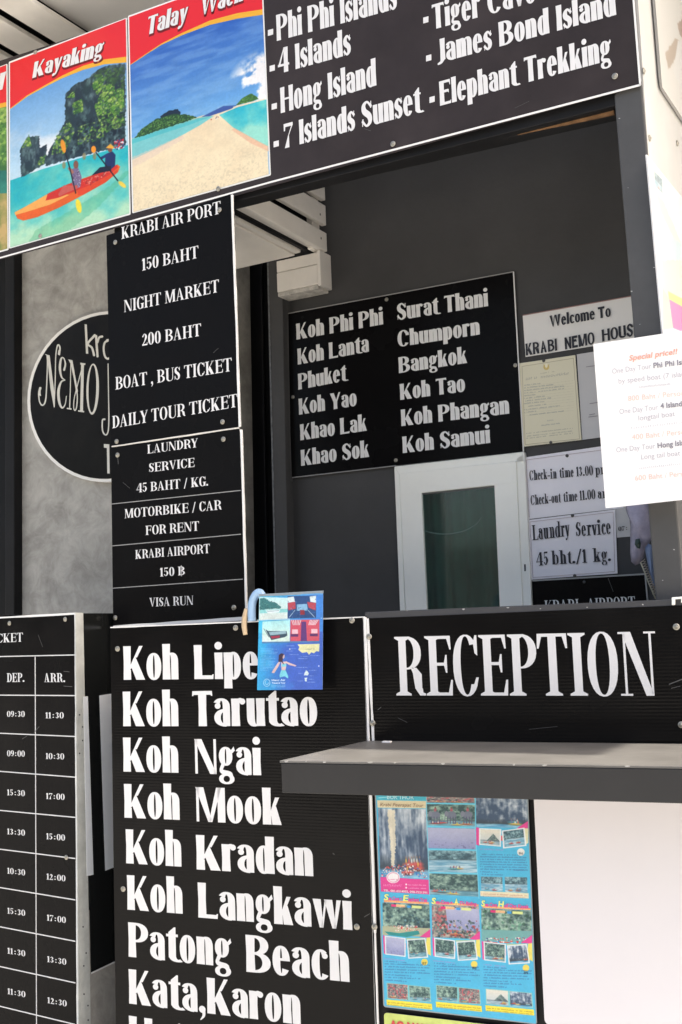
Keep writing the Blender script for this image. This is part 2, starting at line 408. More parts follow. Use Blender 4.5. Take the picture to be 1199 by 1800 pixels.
        if c == 'S':
            W = .50*g+.04; w = [T*1.2, T*1.5, S*.6, S*1.05, S*1.1, S*.6, T*1.5, T*1.2]
            r = stroke([(W-.05, .78), (W*.56, .965), (.13, .85), (W*.28, .62), (W*.72, .40), (W-.12, .16), (W*.45, .03), (.05, .22)], [T*1.6, T*1.3, S*.8, S*1.1, S*1.1, S*.8, T*1.3, T*1.6], 6)
            r += [pl((W-.09, .70), (W-.03, .70), (W-.02, .97), (W-.06, .97)), pl((.02, .03), (.05, .03), (.10, .32), (.03, .32))]; return (r, W)
        # digits
        if c == '1':
            W = .36*g; r = st(W/2-S/2, st=False)+[pl((W/2-S/2, 1), (W/2+S/2, 1), (W/2+S/2, .8), (W/2-S/2, .82), (.0, .80), (0, .835))]; return (r, W)
        if c == '4':
            W = .58*g+.05; r = st(W-S-.07, 0, 1, st=False)+[rc(0, .26, W, .26+T*1.4), pl((0, .26), (T*1.8, .28), (W-S-.02, 1), (W-S-.06, 1))]; return (r, W)
        if c == '5':
            W = .5*g; return (stroke([(.10, .52), (W*.5, .62), (W-.11, .34), (W*.45, .03), (.05, .2)], [T, T*1.6, S, T*1.5, S*.55], 6)+[rc(.06, .5, .06+T, 1), rc(.06, .88, W-.06, 1)], W)
        if c == '7':
            W = .5*g; return ([rc(0, .86, W, 1), pl((W-T, .9), (W, .9), (W*.55, .5), (W*.5+.03, 0), (W*.5-S, 0), (W*.42, .45)), pl((0, 1), (0, .7), (T, .7), (.09, .9))], W)
        if c == '2':
            W = .5*g; return (stroke([(.08, .76), (W*.45, .965), (W-.12, .74), (W*.5, .36), (.05, .07)], [S*.6, T*1.4, S, S*.5, T*1.2], 6)+[rc(.01, 0, W, .12), rc(W-.05, 0, W, .24)], W)
        if c == '3':
            W = .5*g; return (stroke([(.08, .82), (W*.45, .965), (W-.13, .76), (W*.45, .54)], [S*.6, T*1.4, S, T*1.3], 6)+stroke([(W*.45, .54), (W-.11, .29), (W*.45, .03), (.07, .18)], [T*1.3, S*1.05, T*1.4, S*.6], 6), W)
        if c == '6':
            W = .5*g; return ([ring(W/2, .30, W/2, .31, S*.9, T)]+stroke([(W-.1, .86), (W*.5, .95), (S*.5, .6), (S*.5, .3)], [S*.5, T*1.3, S, S], 6), W)
        if c == '8':
            W = .52*g; return ([ring(W/2, .27, W/2, .28, S*.85, T), ring(W/2, .76, W/2-.03, .245, S*.75, T)], W)
        if c == '9':
            W = .5*g; return ([ring(W/2, .70, W/2, .31, S*.9, T)]+stroke([(.1, .14), (W*.5, .05), (W-S*.5, .4), (W-S*.5, .7)], [S*.5, T*1.3, S, S], 6), W)
        if c == '.': return (disc(.1, .09, .1), .2)
        if c == ',': return (disc(.09, .09, .1)+stroke([(.13, .08), (.13, -.08), (.04, -.2)], [.1, .08, .03]), .2)
        if c == ':': return (disc(.20, .17, .085)+disc(.20, .60, .085), .40)
        if c == '-': return ([rc(0, .26, .3, .26+.1)], .3)
        if c == '/': return ([pl((0, -.08), (.09, -.08), (.38, 1.05), (.29, 1.05))], .38)
        if c == '!': return (disc(.1, .08, .09)+[pl((.07, .24), (.13, .24), (.19, 1), (.01, 1))], .2)
        if c == '\u0e3f':
            r, W = s.make('B'); return (r+[rc(W*.48, -.14, W*.48+.045, 1.14)], W)
        # lower case
        if c == 'o':
            W = .47*g; return ([ring(W/2, X/2, W/2, X/2+.015, S*.92, T)], W)
        if c == 'c':
            W = .42*g; return ([arc(W/2+.03, X/2, W/2+.03, X/2+.015, S*.92, T, 50, 318)]+disc(W-.075, X*.80, .075), W)
        if c == 'e':
            W = .46*g; return ([arc(W/2, X/2, W/2, X/2+.015, S*.92, T, 0, 325), rc(S*.5, X/2-.0, W-.01, X/2+T)], W)
        if c in 'nhmur':
            if c == 'u':
                W = .50*g+e; a = [[(x, X-y) for x, y in s.archp(S*.9+e*.5, W-e*.6, X+.015, S, 0)[0]]]
                fl = [[(W-x, y) for x, y in a[0]]]
                r = [fl[0:1][0:1][0]] if False else []
                # left leg with bowl to the right stem
                A = [[(W-x, X-y) for x, y in s.archp(e*.6+S*.9, W-e*.6, X+.015, S, 0)[0]]]
                r = [A]+st(W-e*.6-S, 0, X, st=False, sb=False)
                if sf: r += [rc(-.02, X-.035, S*.8, X), rc(W-S-.13, X-.035, W-.05, X), rc(W-.1, 0, W+.05, .035)]
                return (r, W)
            x = e; top = 1.04 if c == 'h' else X
            r = st(x, 0, top, stl=True)
            if c == 'r':
                W = .38*g+e; r.append([se((x+S*.5+W)/2, X-.2, (W-x-S*.5)/2, .215, 62, 180, 2.2)+se((x+S+W)/2, X-.2, max(.03, (W-x-S)/2), .215-T, 180, 62, 2.2)])
                r += disc(W-.07, X-.085, .085); return (r, W)
            if c == 'm':
                w1 = .46*g+e*.8; W = w1*2-S*.85-e*.5; r += [s.archp(x+S*.9, w1, X+.015, S)]
                r += [s.archp(w1-S*.1, W, X+.015, S)]
                if sf: r += [rc(w1-S-.06, 0, w1+.06, .035), rc(W-S-.06, 0, W+.07, .035)]; W += .05
                return (r, W)
            W = .48*g+e; r += [s.archp(x+S*.9, W, X+.015, S)]
            if sf: r += [rc(W-S-.07, 0, W+.07, .035)]; W += .05
            return (r, W)
        if c == 'a':
            W = .46*g; r = [arc(W*.46, X-.23, W*.54-.0, .245, S*.92, T, 0, 150), rc(W-S*.92, .0, W, X-.22)]
            r += disc(.105, X-.20, .085)
            r += [[se(W-S*.5, .235, W-S*.5, .25, 90, 270, 2.2)+se(W-S*.5, .235, W-S*1.35, .25-T, 270, 90, 2.2)]]
            if sf: r += [rc(W-.1, 0, W+.05, .035)]; W += .03
            return (r, W)
        if c in 'dbpq':
            W = .50*g+(e*.5 if sf else 0)
            if c == 'd': r = [ring((W-S*.25)/2, X/2, (W-S*.25)/2, X/2+.015, S*.9, T)]+st(W-S, 0, 1.04, sb=False, st=False)+([rc(W-S-.08, 1.0, W-.02, 1.04), rc(W-.1, 0, W+.06, .035)] if sf else [])
            elif c == 'b': r = [ring(W-(W-S*.25)/2, X/2, (W-S*.25)/2, X/2+.015, S*.9, T)]+st(0, 0, 1.04, sb=False, st=False)+([rc(-.08, 1.0, .1, 1.04)] if sf else [])
            else: r = [ring(W-(W-S*.25)/2, X/2, (W-S*.25)/2, X/2+.015, S*.9, T)]+st(0, -.27, X, st=False)+([rc(-.08, X-.035, .1, X)] if sf else [])
            return (r, W)
        if c == 'g':
            W = .47*g; r = [ring(W*.46, X-.255, W*.44, .27, S*.82, T*.9), ring(W*.5, -.13, W*.5, .15, S*.62, T*.9)]
            r += stroke([(W*.28, X-.49), (.07, .12), (W*.3, .06), (W*.7, .02), (W*.82, -.03)], [T*1.6, S*.45, S*.6, S*.6, S*.4], 5)
            r += [pl((W*.75, X-.12), (W+.0, X+.03), (W+.03, X-.09), (W*.82, X-.2))]
            return (r, W+.01)
        if c == 'k':
            W = .50*g+e; x = e*.8; r = st(x, 0, 1.04, stl=True)
            r += [pl((x+S*.9, .33), (x+S*.9, .25), (x+S*1.2, .29), (W-.03, X), (W-.03-thin, X)), pl((x+S, .35), (W-S-.02, 0), (W+.02, 0), (x+S*1.7, .52), (x+S*1.15, .4))]
            if sf: r += [rc(W-.18, X-.03, W+.03, X), rc(W-S-.07, 0, W+.07, .03)]; W += .04
            return (r, W+.01)
        if c == 'i': return (st(e*.8, 0, X, stl=True)+disc(e*.8+S/2, X+.20, .115), S+e*1.6)
        if c == 't':
            W = .34*g+.02; x = .07; r = [pl((x, .1), (x+S, .1), (x+S, X+.2), (x+S*.8, X+.2), (x, X+.05)), rc(0, X-T*1.1, W, X)]
            r += [[se(x+S*1.25, .17, S*1.25, .185, 180, 300, 2.3)+se(x+S*1.35, .2, S*.37, .2-T*.8, 300, 180, 2.2)], rc(x, .1, x+S, .3)]; return (r, W)
        if c == 's':
            W = .38*g; return (stroke([(W-.04, X*.80), (W*.55, X*.955), (.11, X*.82), (W*.3, X*.6), (W*.7, X*.41), (W-.1, X*.17), (W*.45, .03), (.04, X*.2)], [T*1.5, T*1.3, S*.75, S*.95, S*.95, S*.75, T*1.3, T*1.5], 5)+[pl((W-.08, X*.7), (W-.03, X*.7), (W-.02, X), (W-.05, X)), pl((.02, 0), (.04, 0), (.08, X*.3), (.03, X*.3))], W)
        if c in 'vyw':
            if c == 'w':
                W = .76*g; r = [pl((.0, X), (S, X), (W*.29+.05, 0), (W*.29-.05, 0)), pl((W/2+.0, X), (W/2-.05, X), (W*.29-.01, 0), (W*.29+.05, 0)), pl((W/2-.07, X), (W/2-.07+S, X), (W*.74+.05, 0), (W*.74-.05, 0)), pl((W, X), (W-thin, X), (W*.74-.01, 0), (W*.74+.05, 0))]; return (r, W)
            W = .48*g; r = [pl((.0, X), (S+.02, X), (W/2+.07, 0), (W/2-.05, 0)), pl((W, X), (W-thin, X), (W/2-.03, 0), (W/2+.07, 0))]
            if sf: r += [rc(-.04, X-.03, S+.07, X), rc(W-.15, X-.03, W+.04, X)]
            if c == 'y': r += stroke([(W/2+.02, .05), (W*.38, -.17), (.06, -.22)], [T*1.8, T*1.5, T*2.2])+disc(.07, -.19, .07)
            return (r, W)
        raise KeyError(c)
    def layout(s, txt):
        x = 0; out = []
        for ch in txt:
            if ch == ' ': x += s.space; continue
            T, W = s.glyph(ch); out.append((x, T)); x += W + s.gap
        return out, x - s.gap
DISP = Font(.222, .068, .77, False, .052, 1.0, .30)
SERF = Font(.185, .034, .70, True, .07, 1.0, .32)
BLOCK = Font(.20, .125, .74, False, .06, 1.02, .3)
SERN = Font(.142, .034, .72, True, .04, .72, .24)

def letters(name, parent, a, d, font, txt, p0, p1, cap, m, slant=0, lift=.0012, grow=0):
    """one line of lettering, baseline from photo point p0 to p1, cap height in photo pixels at p0"""
    d = d - lift
    P0, P1 = on(a, d, p0), on(a, d, p1)
    top = on(a, d, (p0[0], p0[1]-cap)); H = top[2]-P0[2]
    L, W = font.layout(txt)
    ux = (P1-P0)/W; V = []; F = []; n = aw(a)
    for x, T in L:
        for (y0, y1, a0, b0, a1, b1) in T:
            k = len(V)
            for (xx, yy) in ((a0-grow, y0), (b0+grow, y0), (b1+grow, y1), (a1-grow, y1)):
                V.append(P0+ux*(x+xx+slant*yy)+np.array([0, 0, H*(yy+(grow*2 if yy > .5 else -grow*2))]))
            F.append((k, k+1, k+2, k+3))
    return mesh_obj(name, V, F, m, parent)

_tx = {}
def inter(name, parent, a, d, txt, p0, p1, cap, m, bold=0, slant=0, lift=.0012):
    """sans lettering from Blender's built-in typeface"""
    key = (txt, bold)
    if key not in _tx:
        cu = bpy.data.curves.new('t', 'FONT'); cu.body = txt; cu.offset = bold; cu.resolution_u = 3
        o = bpy.data.objects.new('t', cu); COL.objects.link(o)
        bpy.context.view_layer.update()
        me = bpy.data.meshes.new_from_object(o.evaluated_get(bpy.context.evaluated_depsgraph_get()))
        co = np.empty(len(me.vertices)*3); me.vertices.foreach_get('co', co)
        _tx[key] = (co.reshape(-1, 3), [tuple(p.vertices) for p in me.polygons])
        bpy.data.objects.remove(o); bpy.data.meshes.remove(me); bpy.data.curves.remove(cu)
    co, F = _tx[key]; d = d-lift
    P0, P1 = on(a, d, p0), on(a, d, p1); H = on(a, d, (p0[0], p0[1]-cap))[2]-P0[2]
    x0, x1 = co[:, 0].min(), co[:, 0].max(); capu = .727
    ux = (P1-P0)/(x1-x0)
    V = P0+np.outer(co[:, 0]-x0+slant*co[:, 1], ux)+np.outer(co[:, 1]/capu*H, [0, 0, 1.0])
    return mesh_obj(name, V, F, m, parent)

# ------------------------------------------------------------------ painter for the flat prints (pictures are computed here, nothing is loaded)
def homog(src, dst):
    A = []
    for (x, y), (u, v) in zip(src, dst):
        A.append([x, y, 1, 0, 0, 0, -u*x, -u*y, -u]); A.append([0, 0, 0, x, y, 1, -v*x, -v*y, -v])
    return np.linalg.svd(np.array(A))[2][-1].reshape(3, 3)
def vnoise(h, w, cell, seed=0, oct=4, sx=1.0):
    r = np.random.RandomState(seed); out = np.zeros((h, w)); amp = 1; tot = 0
    for o in range(oct):
        c = max(1.5, cell/2**o); gh, gw = int(h/c)+3, int(w/(c*sx))+3
        g = r.rand(gh, gw); y = np.arange(h)/c; x = np.arange(w)/(c*sx)
        yi, xi = y.astype(int), x.astype(int); fy, fx = y-yi, x-xi
        fy = fy*fy*(3-2*fy); fx = fx*fx*(3-2*fx)
        a = g[yi][:, xi]; b = g[yi][:, xi+1]; c2 = g[yi+1][:, xi]; d = g[yi+1][:, xi+1]
        out += amp*((a*(1-fx)+b*fx)*(1-fy)[:, None]+(c2*(1-fx)+d*fx)*fy[:, None]); tot += amp; amp *= .55
    return out/tot
class Pic:
    def __init__(s, name, quad, w, h, bg=(1, 1, 1), T=None):
        s.name, s.quad, s.w, s.h = name, quad, w, h; s.a = np.ones((h, w, 3))*np.array(bg)/1.0
        s.T = T or (lambda p: p)
        s.H = homog(quad, [(0, 0), (w, 0), (w, h), (0, h)])
        s.r = np.random.RandomState(sum(map(ord, name)))
    def P(s, pts):
        q = np.array([(*s.T(p), 1.0) for p in pts])@s.H.T; return q[:, :2]/q[:, 2:3]
    def mask(s, q):
        x0, x1 = max(0, int(q[:, 0].min())-1), min(s.w, int(q[:, 0].max())+2); y0, y1 = max(0, int(q[:, 1].min())-1), min(s.h, int(q[:, 1].max())+2)
        if x1 <= x0 or y1 <= y0: return None
        m = np.zeros((y1-y0, x1-x0))
        for sx in (.25, .75):
            for sy in (.25, .75):
                X = np.arange(x0, x1)+sx; Y = (np.arange(y0, y1)+sy)[:, None]; c = np.zeros(m.shape, bool)
                for i in range(len(q)):
                    (ax, ay), (bx, by) = q[i], q[(i+1) % len(q)]
                    if ay == by: continue
                    cr = (ay > Y) != (by > Y)
                    c ^= cr & (X < (bx-ax)*(Y-ay)/(by-ay)+ax)
                m += c
        return y0, y1, x0, x1, m/4
    def put(s, mk, col, al=1.0):
        if mk is None: return
        y0, y1, x0, x1, m = mk; m = (m*al)[..., None]
        c = col[y0:y1, x0:x1] if isinstance(col, np.ndarray) and col.ndim == 3 else np.array(col)/255.0
        s.a[y0:y1, x0:x1] = s.a[y0:y1, x0:x1]*(1-m)+c*m
    def poly(s, pts, col, al=1.0, rough=0):
        q = s.P(pts)
        if rough: q = s.ragged(q, rough)
        s.put(s.mask(q), col, al)
    def ragged(s, q, amp):
        out = []
        for i in range(len(q)):
            a, b = q[i], q[(i+1) % len(q)]; n = max(1, int(np.hypot(*(b-a))/5))
            for j in range(n): out.append(a+(b-a)*j/n+s.r.uniform(-amp, amp, 2)*(1 if j else .3))
        return np.array(out)
    def ell(s, c, rx, ry, col, al=1, rot=0):
        P = [(c[0]+rx*math.cos(t)*math.cos(rot)-ry*math.sin(t)*math.sin(rot), c[1]+rx*math.cos(t)*math.sin(rot)+ry*math.sin(t)*math.cos(rot)) for t in np.linspace(0, 6.283, 15)[:-1]]
        s.poly(P, col, al)
    def line(s, pts, wd, col, al=1):
        q = s.P(pts)
        for a, b in zip(q[:-1], q[1:]):
            u = b-a; L = np.hypot(*u)
            if L < 1e-6: continue
            n = np.array([-u[1], u[0]])/L*wd/2
            s.put(s.mask(np.array([a+n, a-n, b-n, b+n])), col, al)
    def grad(s, c0, c1, k=1.0):
        t = (np.linspace(0, 1, s.h)**k)[:, None, None]; return np.ones((s.h, s.w, 1))*(np.array(c0)*(1-t)+np.array(c1)*t)/255.0
    def mix(s, c0, c1, t): t = np.clip(t, 0, 1)[..., None]; return (np.array(c0)*(1-t)+np.array(c1)*t)/255.0
    def blobs(s, pts, n, r0, r1, cols, al=.8, flat=1.0):
        q = s.P(pts); mk = s.mask(q)
        if mk is None: return
        y0, y1, x0, x1, m = mk; ys, xs = np.nonzero(m > .5)
        if not len(ys): return
        for _ in range(n):
            i = s.r.randint(len(ys)); cx, cy = xs[i]+x0, ys[i]+y0; r = s.r.uniform(r0, r1)
            c = np.array(cols[s.r.randint(len(cols))])*s.r.uniform(.85, 1.12)
            R0 = int(r)+2
            ya, yb, xa, xb = max(y0, cy-R0), min(y1, cy+R0+1), max(x0, cx-R0), min(x1, cx+R0+1)
            Y, X = np.mgrid[ya:yb, xa:xb]; dd = np.hypot(X-cx, (Y-cy)/flat)
            mm = (np.clip((r-dd)*.7+.5, 0, 1)*al*m[ya-y0:yb-y0, xa-x0:xb-x0])[..., None]
            s.a[ya:yb, xa:xb] = s.a[ya:yb, xa:xb]*(1-mm)+np.clip(c, 0, 255)/255*mm
    def photo(s, quad, kind, seed=0):
        """a small printed snapshot filled in by kind"""
        W, H = 180, 128; r = np.random.RandomState(seed*13+5)
        nb = vnoise(H, W, 60, seed, 5); nm = vnoise(H, W, 22, seed+9, 4); nf_ = vnoise(H, W, 7, seed+19, 2); hz = vnoise(H, W, 9, seed+29, 3, 5.0); vt = vnoise(H, W, 60, seed+39, 4, .16)
        Y = np.linspace(0, 1, H)[:, None]*np.ones((1, W)); X = np.linspace(0, 1, W)[None]*np.ones((H, 1))
        L = lambda a, b, t: np.array(a)[None, None]*(1-np.clip(t, 0, 1)[..., None])+np.array(b)[None, None]*np.clip(t, 0, 1)[..., None]
        def water(y0, c0=(70, 130, 150), c1=(176, 214, 222)):
            nonlocal im
            edge = y0+.05*(nb-.5); k = np.clip((Y-edge)*40, 0, 1)[..., None]; im = im*(1-k)+L(c0, c1, (hz-.3)*1.8)*k
            sh = np.clip(1-abs(Y-edge)*18, 0, 1)[..., None]*.45; im = im*(1-sh)+np.array([34, 50, 60])*sh
        leaf = lambda d=(26, 58, 60), m_=(170, 200, 176): L(d, m_, (nm*.9+nf_*.5-.48)*1.9+(nb-.5)*.9)
        if kind == 'cave':
            im = L((44, 66, 96), (226, 230, 236), (vt*.55+nm*.6-.42)*2.5+(nb-.5)*1.0+(.35-Y)*.5)
            k = np.clip((Y+.25*nb-.80)*7, 0, 1)[..., None]*.8; im = im*(1-k)+np.array([34, 46, 56])*k; water(.87, (60, 140, 190), (150, 210, 236))
        elif kind == 'forest': im = leaf(); water(.74)
        elif kind == 'lagoon': im = leaf((30, 66, 80), (150, 190, 196)); water(.40+.1*r.rand(), (88, 150, 180), (214, 232, 238))
        elif kind == 'dusk': im = L((184, 182, 212), (140, 142, 190), Y+nb*.6-.3); k = np.clip((nf_-.68)*9, 0, 1)[..., None]*(Y > .6)[..., None]; im = im*(1-k*.6)+np.array([84, 76, 116])*k*.6
        elif kind == 'rock':
            im = L((236, 226, 206), (196, 206, 214), Y); k = np.clip((Y-.78+.55*np.clip(1-abs(X-.70+.06*nm)*2.6, 0, 1))*30, 0, 1)[..., None]; im = im*(1-k)+leaf((40, 60, 70), (130, 150, 140))*k; water(.72, (130, 160, 176), (200, 214, 216))
        elif kind == 'crowd':
            im = L((50, 52, 62), (196, 176, 160), (nf_*.7+nm*.6-.4)*2.0); k = np.clip((vnoise(H, W, 14, seed+3, 2)-.58)*9, 0, 1)[..., None]; im = im*(1-k)+np.array([196, 84, 90])*k
        else: im = L((90, 130, 130), (210, 220, 215), nm)
        def spot(cx, cy, rx, ry, c):
            nonlocal im
            k = np.clip(1.6-1.3*np.hypot((X*W-cx)/rx, (Y*H-cy)/ry), 0, 1)[..., None]; im = im*(1-k)+np.array(c)*k
        if kind in ('forest', 'lagoon', 'cave', 'rock', 'crowd'):
            for _ in range(2+r.randint(3)):
                cx, cy = r.randint(25, W-25), r.randint(int(H*.80), H-9); bc = [(206, 70, 64), (60, 160, 176), (228, 196, 90), (214, 110, 70)][r.randint(4)]
                spot(cx, cy, 24, 5, bc); spot(cx, cy+4, 22, 2.5, tuple(.5*v for v in bc))
                for j in (-11, 0, 10): spot(cx+j, cy-7, 3, 5, [(214, 80, 80), (236, 232, 226), (70, 90, 150), (230, 180, 60)][r.randint(4)]); spot(cx+j, cy-13, 2.2, 2.6, (150, 110, 90))
        im = im*.86+np.array([150, 190, 210])*.15
        q = s.P(quad); mk = s.mask(q)
        if mk is None: return
        Hi = np.linalg.inv(homog([(0, 0), (W, 0), (W, H), (0, H)], [tuple(p) for p in q]))
        y0, y1, x0, x1, m = mk; YY, XX = np.mgrid[y0:y1, x0:x1]
        k = np.stack([XX, YY, np.ones_like(XX)], -1)@Hi.T; uf = np.clip(k[..., 0]/k[..., 2], 0, W-1.01); vf = np.clip(k[..., 1]/k[..., 2], 0, H-1.01); u = uf.astype(int); v = vf.astype(int); im = (im+np.roll(im, 1, 0)+np.roll(im, 1, 1)+np.roll(im, (1, 1), (0, 1)))/4
        s.a[y0:y1, x0:x1] = s.a[y0:y1, x0:x1]*(1-m[..., None])+im[v, u]/255*m[..., None]
    def scribble(s, p0, p1, hh, col, al=.8, gap=.12):
        """a line of print too small to read: broken dark marks"""
        n = int(np.hypot(p1[0]-p0[0], p1[1]-p0[1])/(hh*.55)); P = []
        for i in range(max(2, n)):
            t = i/max(1, n-1); x, y = p0[0]+(p1[0]-p0[0])*t, p0[1]+(p1[1]-p0[1])*t
            if s.r.rand() < gap: continue
            s.line([(x, y), (x+hh*.15, y-hh*s.r.uniform(.5, 1))], 1.1, col, al)
            s.line([(x, y-hh*s.r.uniform(0, .8)), (x+hh*.4, y-hh*s.r.uniform(0, .8))], 1.0, col, al)
    def soften(s, grain=.05):
        a = s.a; a = (a*2+np.roll(a, 1, 0)+np.roll(a, -1, 0)+np.roll(a, 1, 1)+np.roll(a, -1, 1))/6
        g = vnoise(s.h, s.w, 5, 77, 2)-.5; g2 = vnoise(s.h, s.w, 40, 78, 3)-.5
        s.a = np.clip(a*(1+grain*2*g[..., None]+grain*2*g2[..., None]), 0, 1)
    def material(s, rough=.3, spec=.4, gain=1.0):
        im = bpy.data.images.new(s.name, s.w, s.h, alpha=False)
        b = np.ones((s.h, s.w, 4), np.float32); b[..., :3] = np.clip(s.a[::-1]*gain, 0, 1)
        im.pixels.foreach_set(b.ravel()); im.update(); im.pack()
        m = bpy.data.materials.new(s.name); m.use_nodes = True; n = m.node_tree; bs = n.nodes['Principled BSDF']
        t = n.nodes.new('ShaderNodeTexImage'); t.image = im; t.interpolation = 'Cubic'; t.extension = 'EXTEND'
        hs = n.nodes.new('ShaderNodeHueSaturation'); hs.inputs['Value'].default_value = .86; n.links.new(t.outputs[0], hs.inputs['Color'])
        n.links.new(hs.outputs[0], bs.inputs['Base Color']); bs.inputs['Roughness'].default_value = rough; bs.inputs['Specular IOR Level'].default_value = spec
        return m
def picture(name, a, d, pic, parent, th=.0012, lift=.0015, bend=0, n=6, r=None, rough=.3):
    d = d-lift; Q = [on(a, d, p) for p in pic.quad]; V = []; F = []; UV = []
    for j in range(n+1):
        for i in range(n+1):
            u, v = i/n, j/n
            P = (Q[0]*(1-u)+Q[1]*u)*(1-v)+(Q[3]*(1-u)+Q[2]*u)*v
            P = P+aw(a)*bend*(.5*math.sin(u*5+v*3)*u*(1-u)*2)
            V.append(P); UV.append((u, 1-v))
    for j in range(n):
        for i in range(n): k = j*(n+1)+i; F.append((k, k+n+1, k+n+2, k+1))
    return mesh_obj(name, V, F, pic.material(rough), parent, uv=UV)

# ------------------------------------------------------------------ the setting
g = mesh_obj('ground', [(-60, -60, -.45), (60, -60, -.45), (60, 60, -.45), (-60, 60, -.45)], [(0, 1, 2, 3)], mat('pale_concrete_ground', (.40, .40, .39), .8, .3, var=.15, vscale=.6, bump=.2, bscale=12))
tag(g, kind='structure')
blocker = boxl('unseen_light_blocker', AF, -16, 18, -12.0, -11.6, -.45, 2.8, mat('dark_blocker_wall', (.11, .10, .085), .8, .2, var=.4, vscale=1.5), bev=0); tag(blocker, kind='structure')  # added unseen wall, darkens board reflections and blocks low sky
tL = lambda d, p: tdz(AF, on(AF, d, p))[0]
zAt = lambda d, p: on(AF, d, p)[2]
# plain charcoal back wall of the booth
o = boxl('back_wall', AF, tL(DB, (507, 700)), tL(DB, (1199, 700))+.5, DB, DB+.12, 0, zAt(DB, (900, 60))+.8, M_CHAR, bev=0); tag(o, kind='structure')
# door side: jamb strips left of the wall
e = thing('door_frame', 'narrow charcoal door jamb between the dark doorway and the back wall with the island list', 'door frame', AF, on(AF, DB-.02, (486, 1040)))
for (x0t, x0b, x1t, x1b, dd, m) in ((470, 488, 495, 508, DB-.05, M_CHAR), (494, 504.5, 503, 514, DB-.02, M_POST)):
    slab('jamb', AF, dd, [(x0t-.5, 440), (x1t, 436), (x1b+4, 1300), (x0b+4, 1300)], .16, m, e, bev=.003)
slab('edge_strip', AF, DB-.052, [(469, 441), (471.5, 440), (492, 1300), (489, 1300)], .004, mat('worn_paint_edge', (.11, .115, .12), .5, .4, var=.5, vscale=60), e)
# the dark doorway with its panelled door
dd = thing('door', 'black panelled door standing in shade left of the charcoal back wall', 'door', AF, on(AF, DB+.25, (450, 1040)))
slab('door_leaf', AF, DB+.22, [(340, 330), (500, 330), (520, 1400), (340, 1400)], .04, M_DEEP, dd)
slab('door_panel', AF, DB+.205, [(431, 452), (459, 440), (477, 1400), (446, 1400)], .012, mat('door_panel_paint', (.013, .013, .015), .35, .5), dd, bev=.004)
slab('door_stile', AF, DB+.19, [(412, 424), (424, 419), (440, 1400), (426, 1400)], .03, M_BLK, dd, bev=.004)

# polished concrete wall with the oval logo
MC = mat('polished_concrete', (.24, .23, .205), .5, .35, var=.0, bump=.25, bscale=18)
n = MC.node_tree; L = n.links; bsdf = n.nodes['Principled BSDF']; tc = n.nodes.new('ShaderNodeTexCoord')
t1 = n.nodes.new('ShaderNodeTexNoise'); t1.inputs['Scale'].default_value = 3.2; t1.inputs['Detail'].default_value = 12; t1.inputs['Roughness'].default_value = .62; t1.inputs['Distortion'].default_value = 1.2
t2 = n.nodes.new('ShaderNodeTexNoise'); t2.inputs['Scale'].default_value = 11; t2.inputs['Detail'].default_value = 10; t2.inputs['Roughness'].default_value = .7; t2.inputs['Distortion'].default_value = .8
L.new(tc.outputs['Object'], t1.inputs['Vector']); L.new(tc.outputs['Object'], t2.inputs['Vector'])
ad = n.nodes.new('ShaderNodeMix'); ad.data_type = 'FLOAT'; ad.inputs[0].default_value = .5; L.new(t1.outputs['Fac'], ad.inputs[2]); L.new(t2.outputs['Fac'], ad.inputs[3])
rp = n.nodes.new('ShaderNodeValToRGB'); E_ = rp.color_ramp.elements; E_[0].position = .36; E_[0].color = (.225, .215, .195, 1); E_[1].position = .66; E_[1].color = (.50, .485, .45, 1)
k = E_.new(.5); k.color = (.35, .34, .315, 1)
L.new(ad.outputs[0], rp.inputs[0]); L.new(rp.outputs[0], bsdf.inputs['Base Color'])
DW = DB
o = slab('concrete_wall', AF, DW, [(30, 300), (400, 200), (425, 1900), (31, 2200)], .15, MC); tag(o, kind='structure')
o = slab('dark_wall', AF, DW+.06, [(-400, 300), (32, 300), (33, 2300), (-400, 2300)], .1, M_DEEP); tag(o, kind='structure')
o = slab('wall_edge_post', AF, DW-.05, [(9, 300), (25, 300), (25, 2000), (9, 2000)], .1, M_BLK, bev=.004); tag(o, kind='structure')
# ceiling above the banner, and its boarded end
zc = on(AF, 3.35, (300, 20))[2]
tl = [tdz(AF, onz(zc, p))[0] for p in ((66, 0), (143, 50))]
tc0 = sum(tl)/2
o = boxl('ceiling', AF, tc0, 1.6, DF+.0, 7.5, zc+.005, zc+.06, M_CEIL, bev=0); tag(o, kind='structure')
cl = thing('boarded_ceiling', 'cream painted ceiling boards with dark gaps above the left end of the top banner', 'ceiling boards', AF, loc(AF, tc0, 3.2, zc-.02))
z2 = zc-.02
edges = [[(66, 0), (143, 50)], None]
def tt(p): return tdz(AF, onz(z2, p))[0]
brd = [((24, 25), (65, 0)), ((0, 71), (25, 36))]
b1 = (tt((60, 46)), tt((104, 25)))
ts = [tt((143, 50)), tt((98, 67.5)), tt((83, 73)), tt((34, 95)), tt((22, 97))]
wB = ts[0]-ts[1]
x = ts[0]
for i in range(22):
    w0 = abs(ts[0]-ts[1]); gp = abs(ts[1]-ts[2])*1.15
    boxl('board', AF, x-w0, x-.001, DF-.55, 7.2, z2-.02, z2, M_SLAT, cl)
    x -= w0+gp
    if i < 5:
        for q in (3.62, 5.2, 6.6): boxl('batten', AF, x+.001, x+gp-.001, q, q+.05, z2-.012, z2+.03, M_SLAT, cl, bev=.001)
boxl('backing_board', AF, x-2.5, tc0, DF-.55, 7.3, z2+.035, z2+.05, M_DEEP, cl)

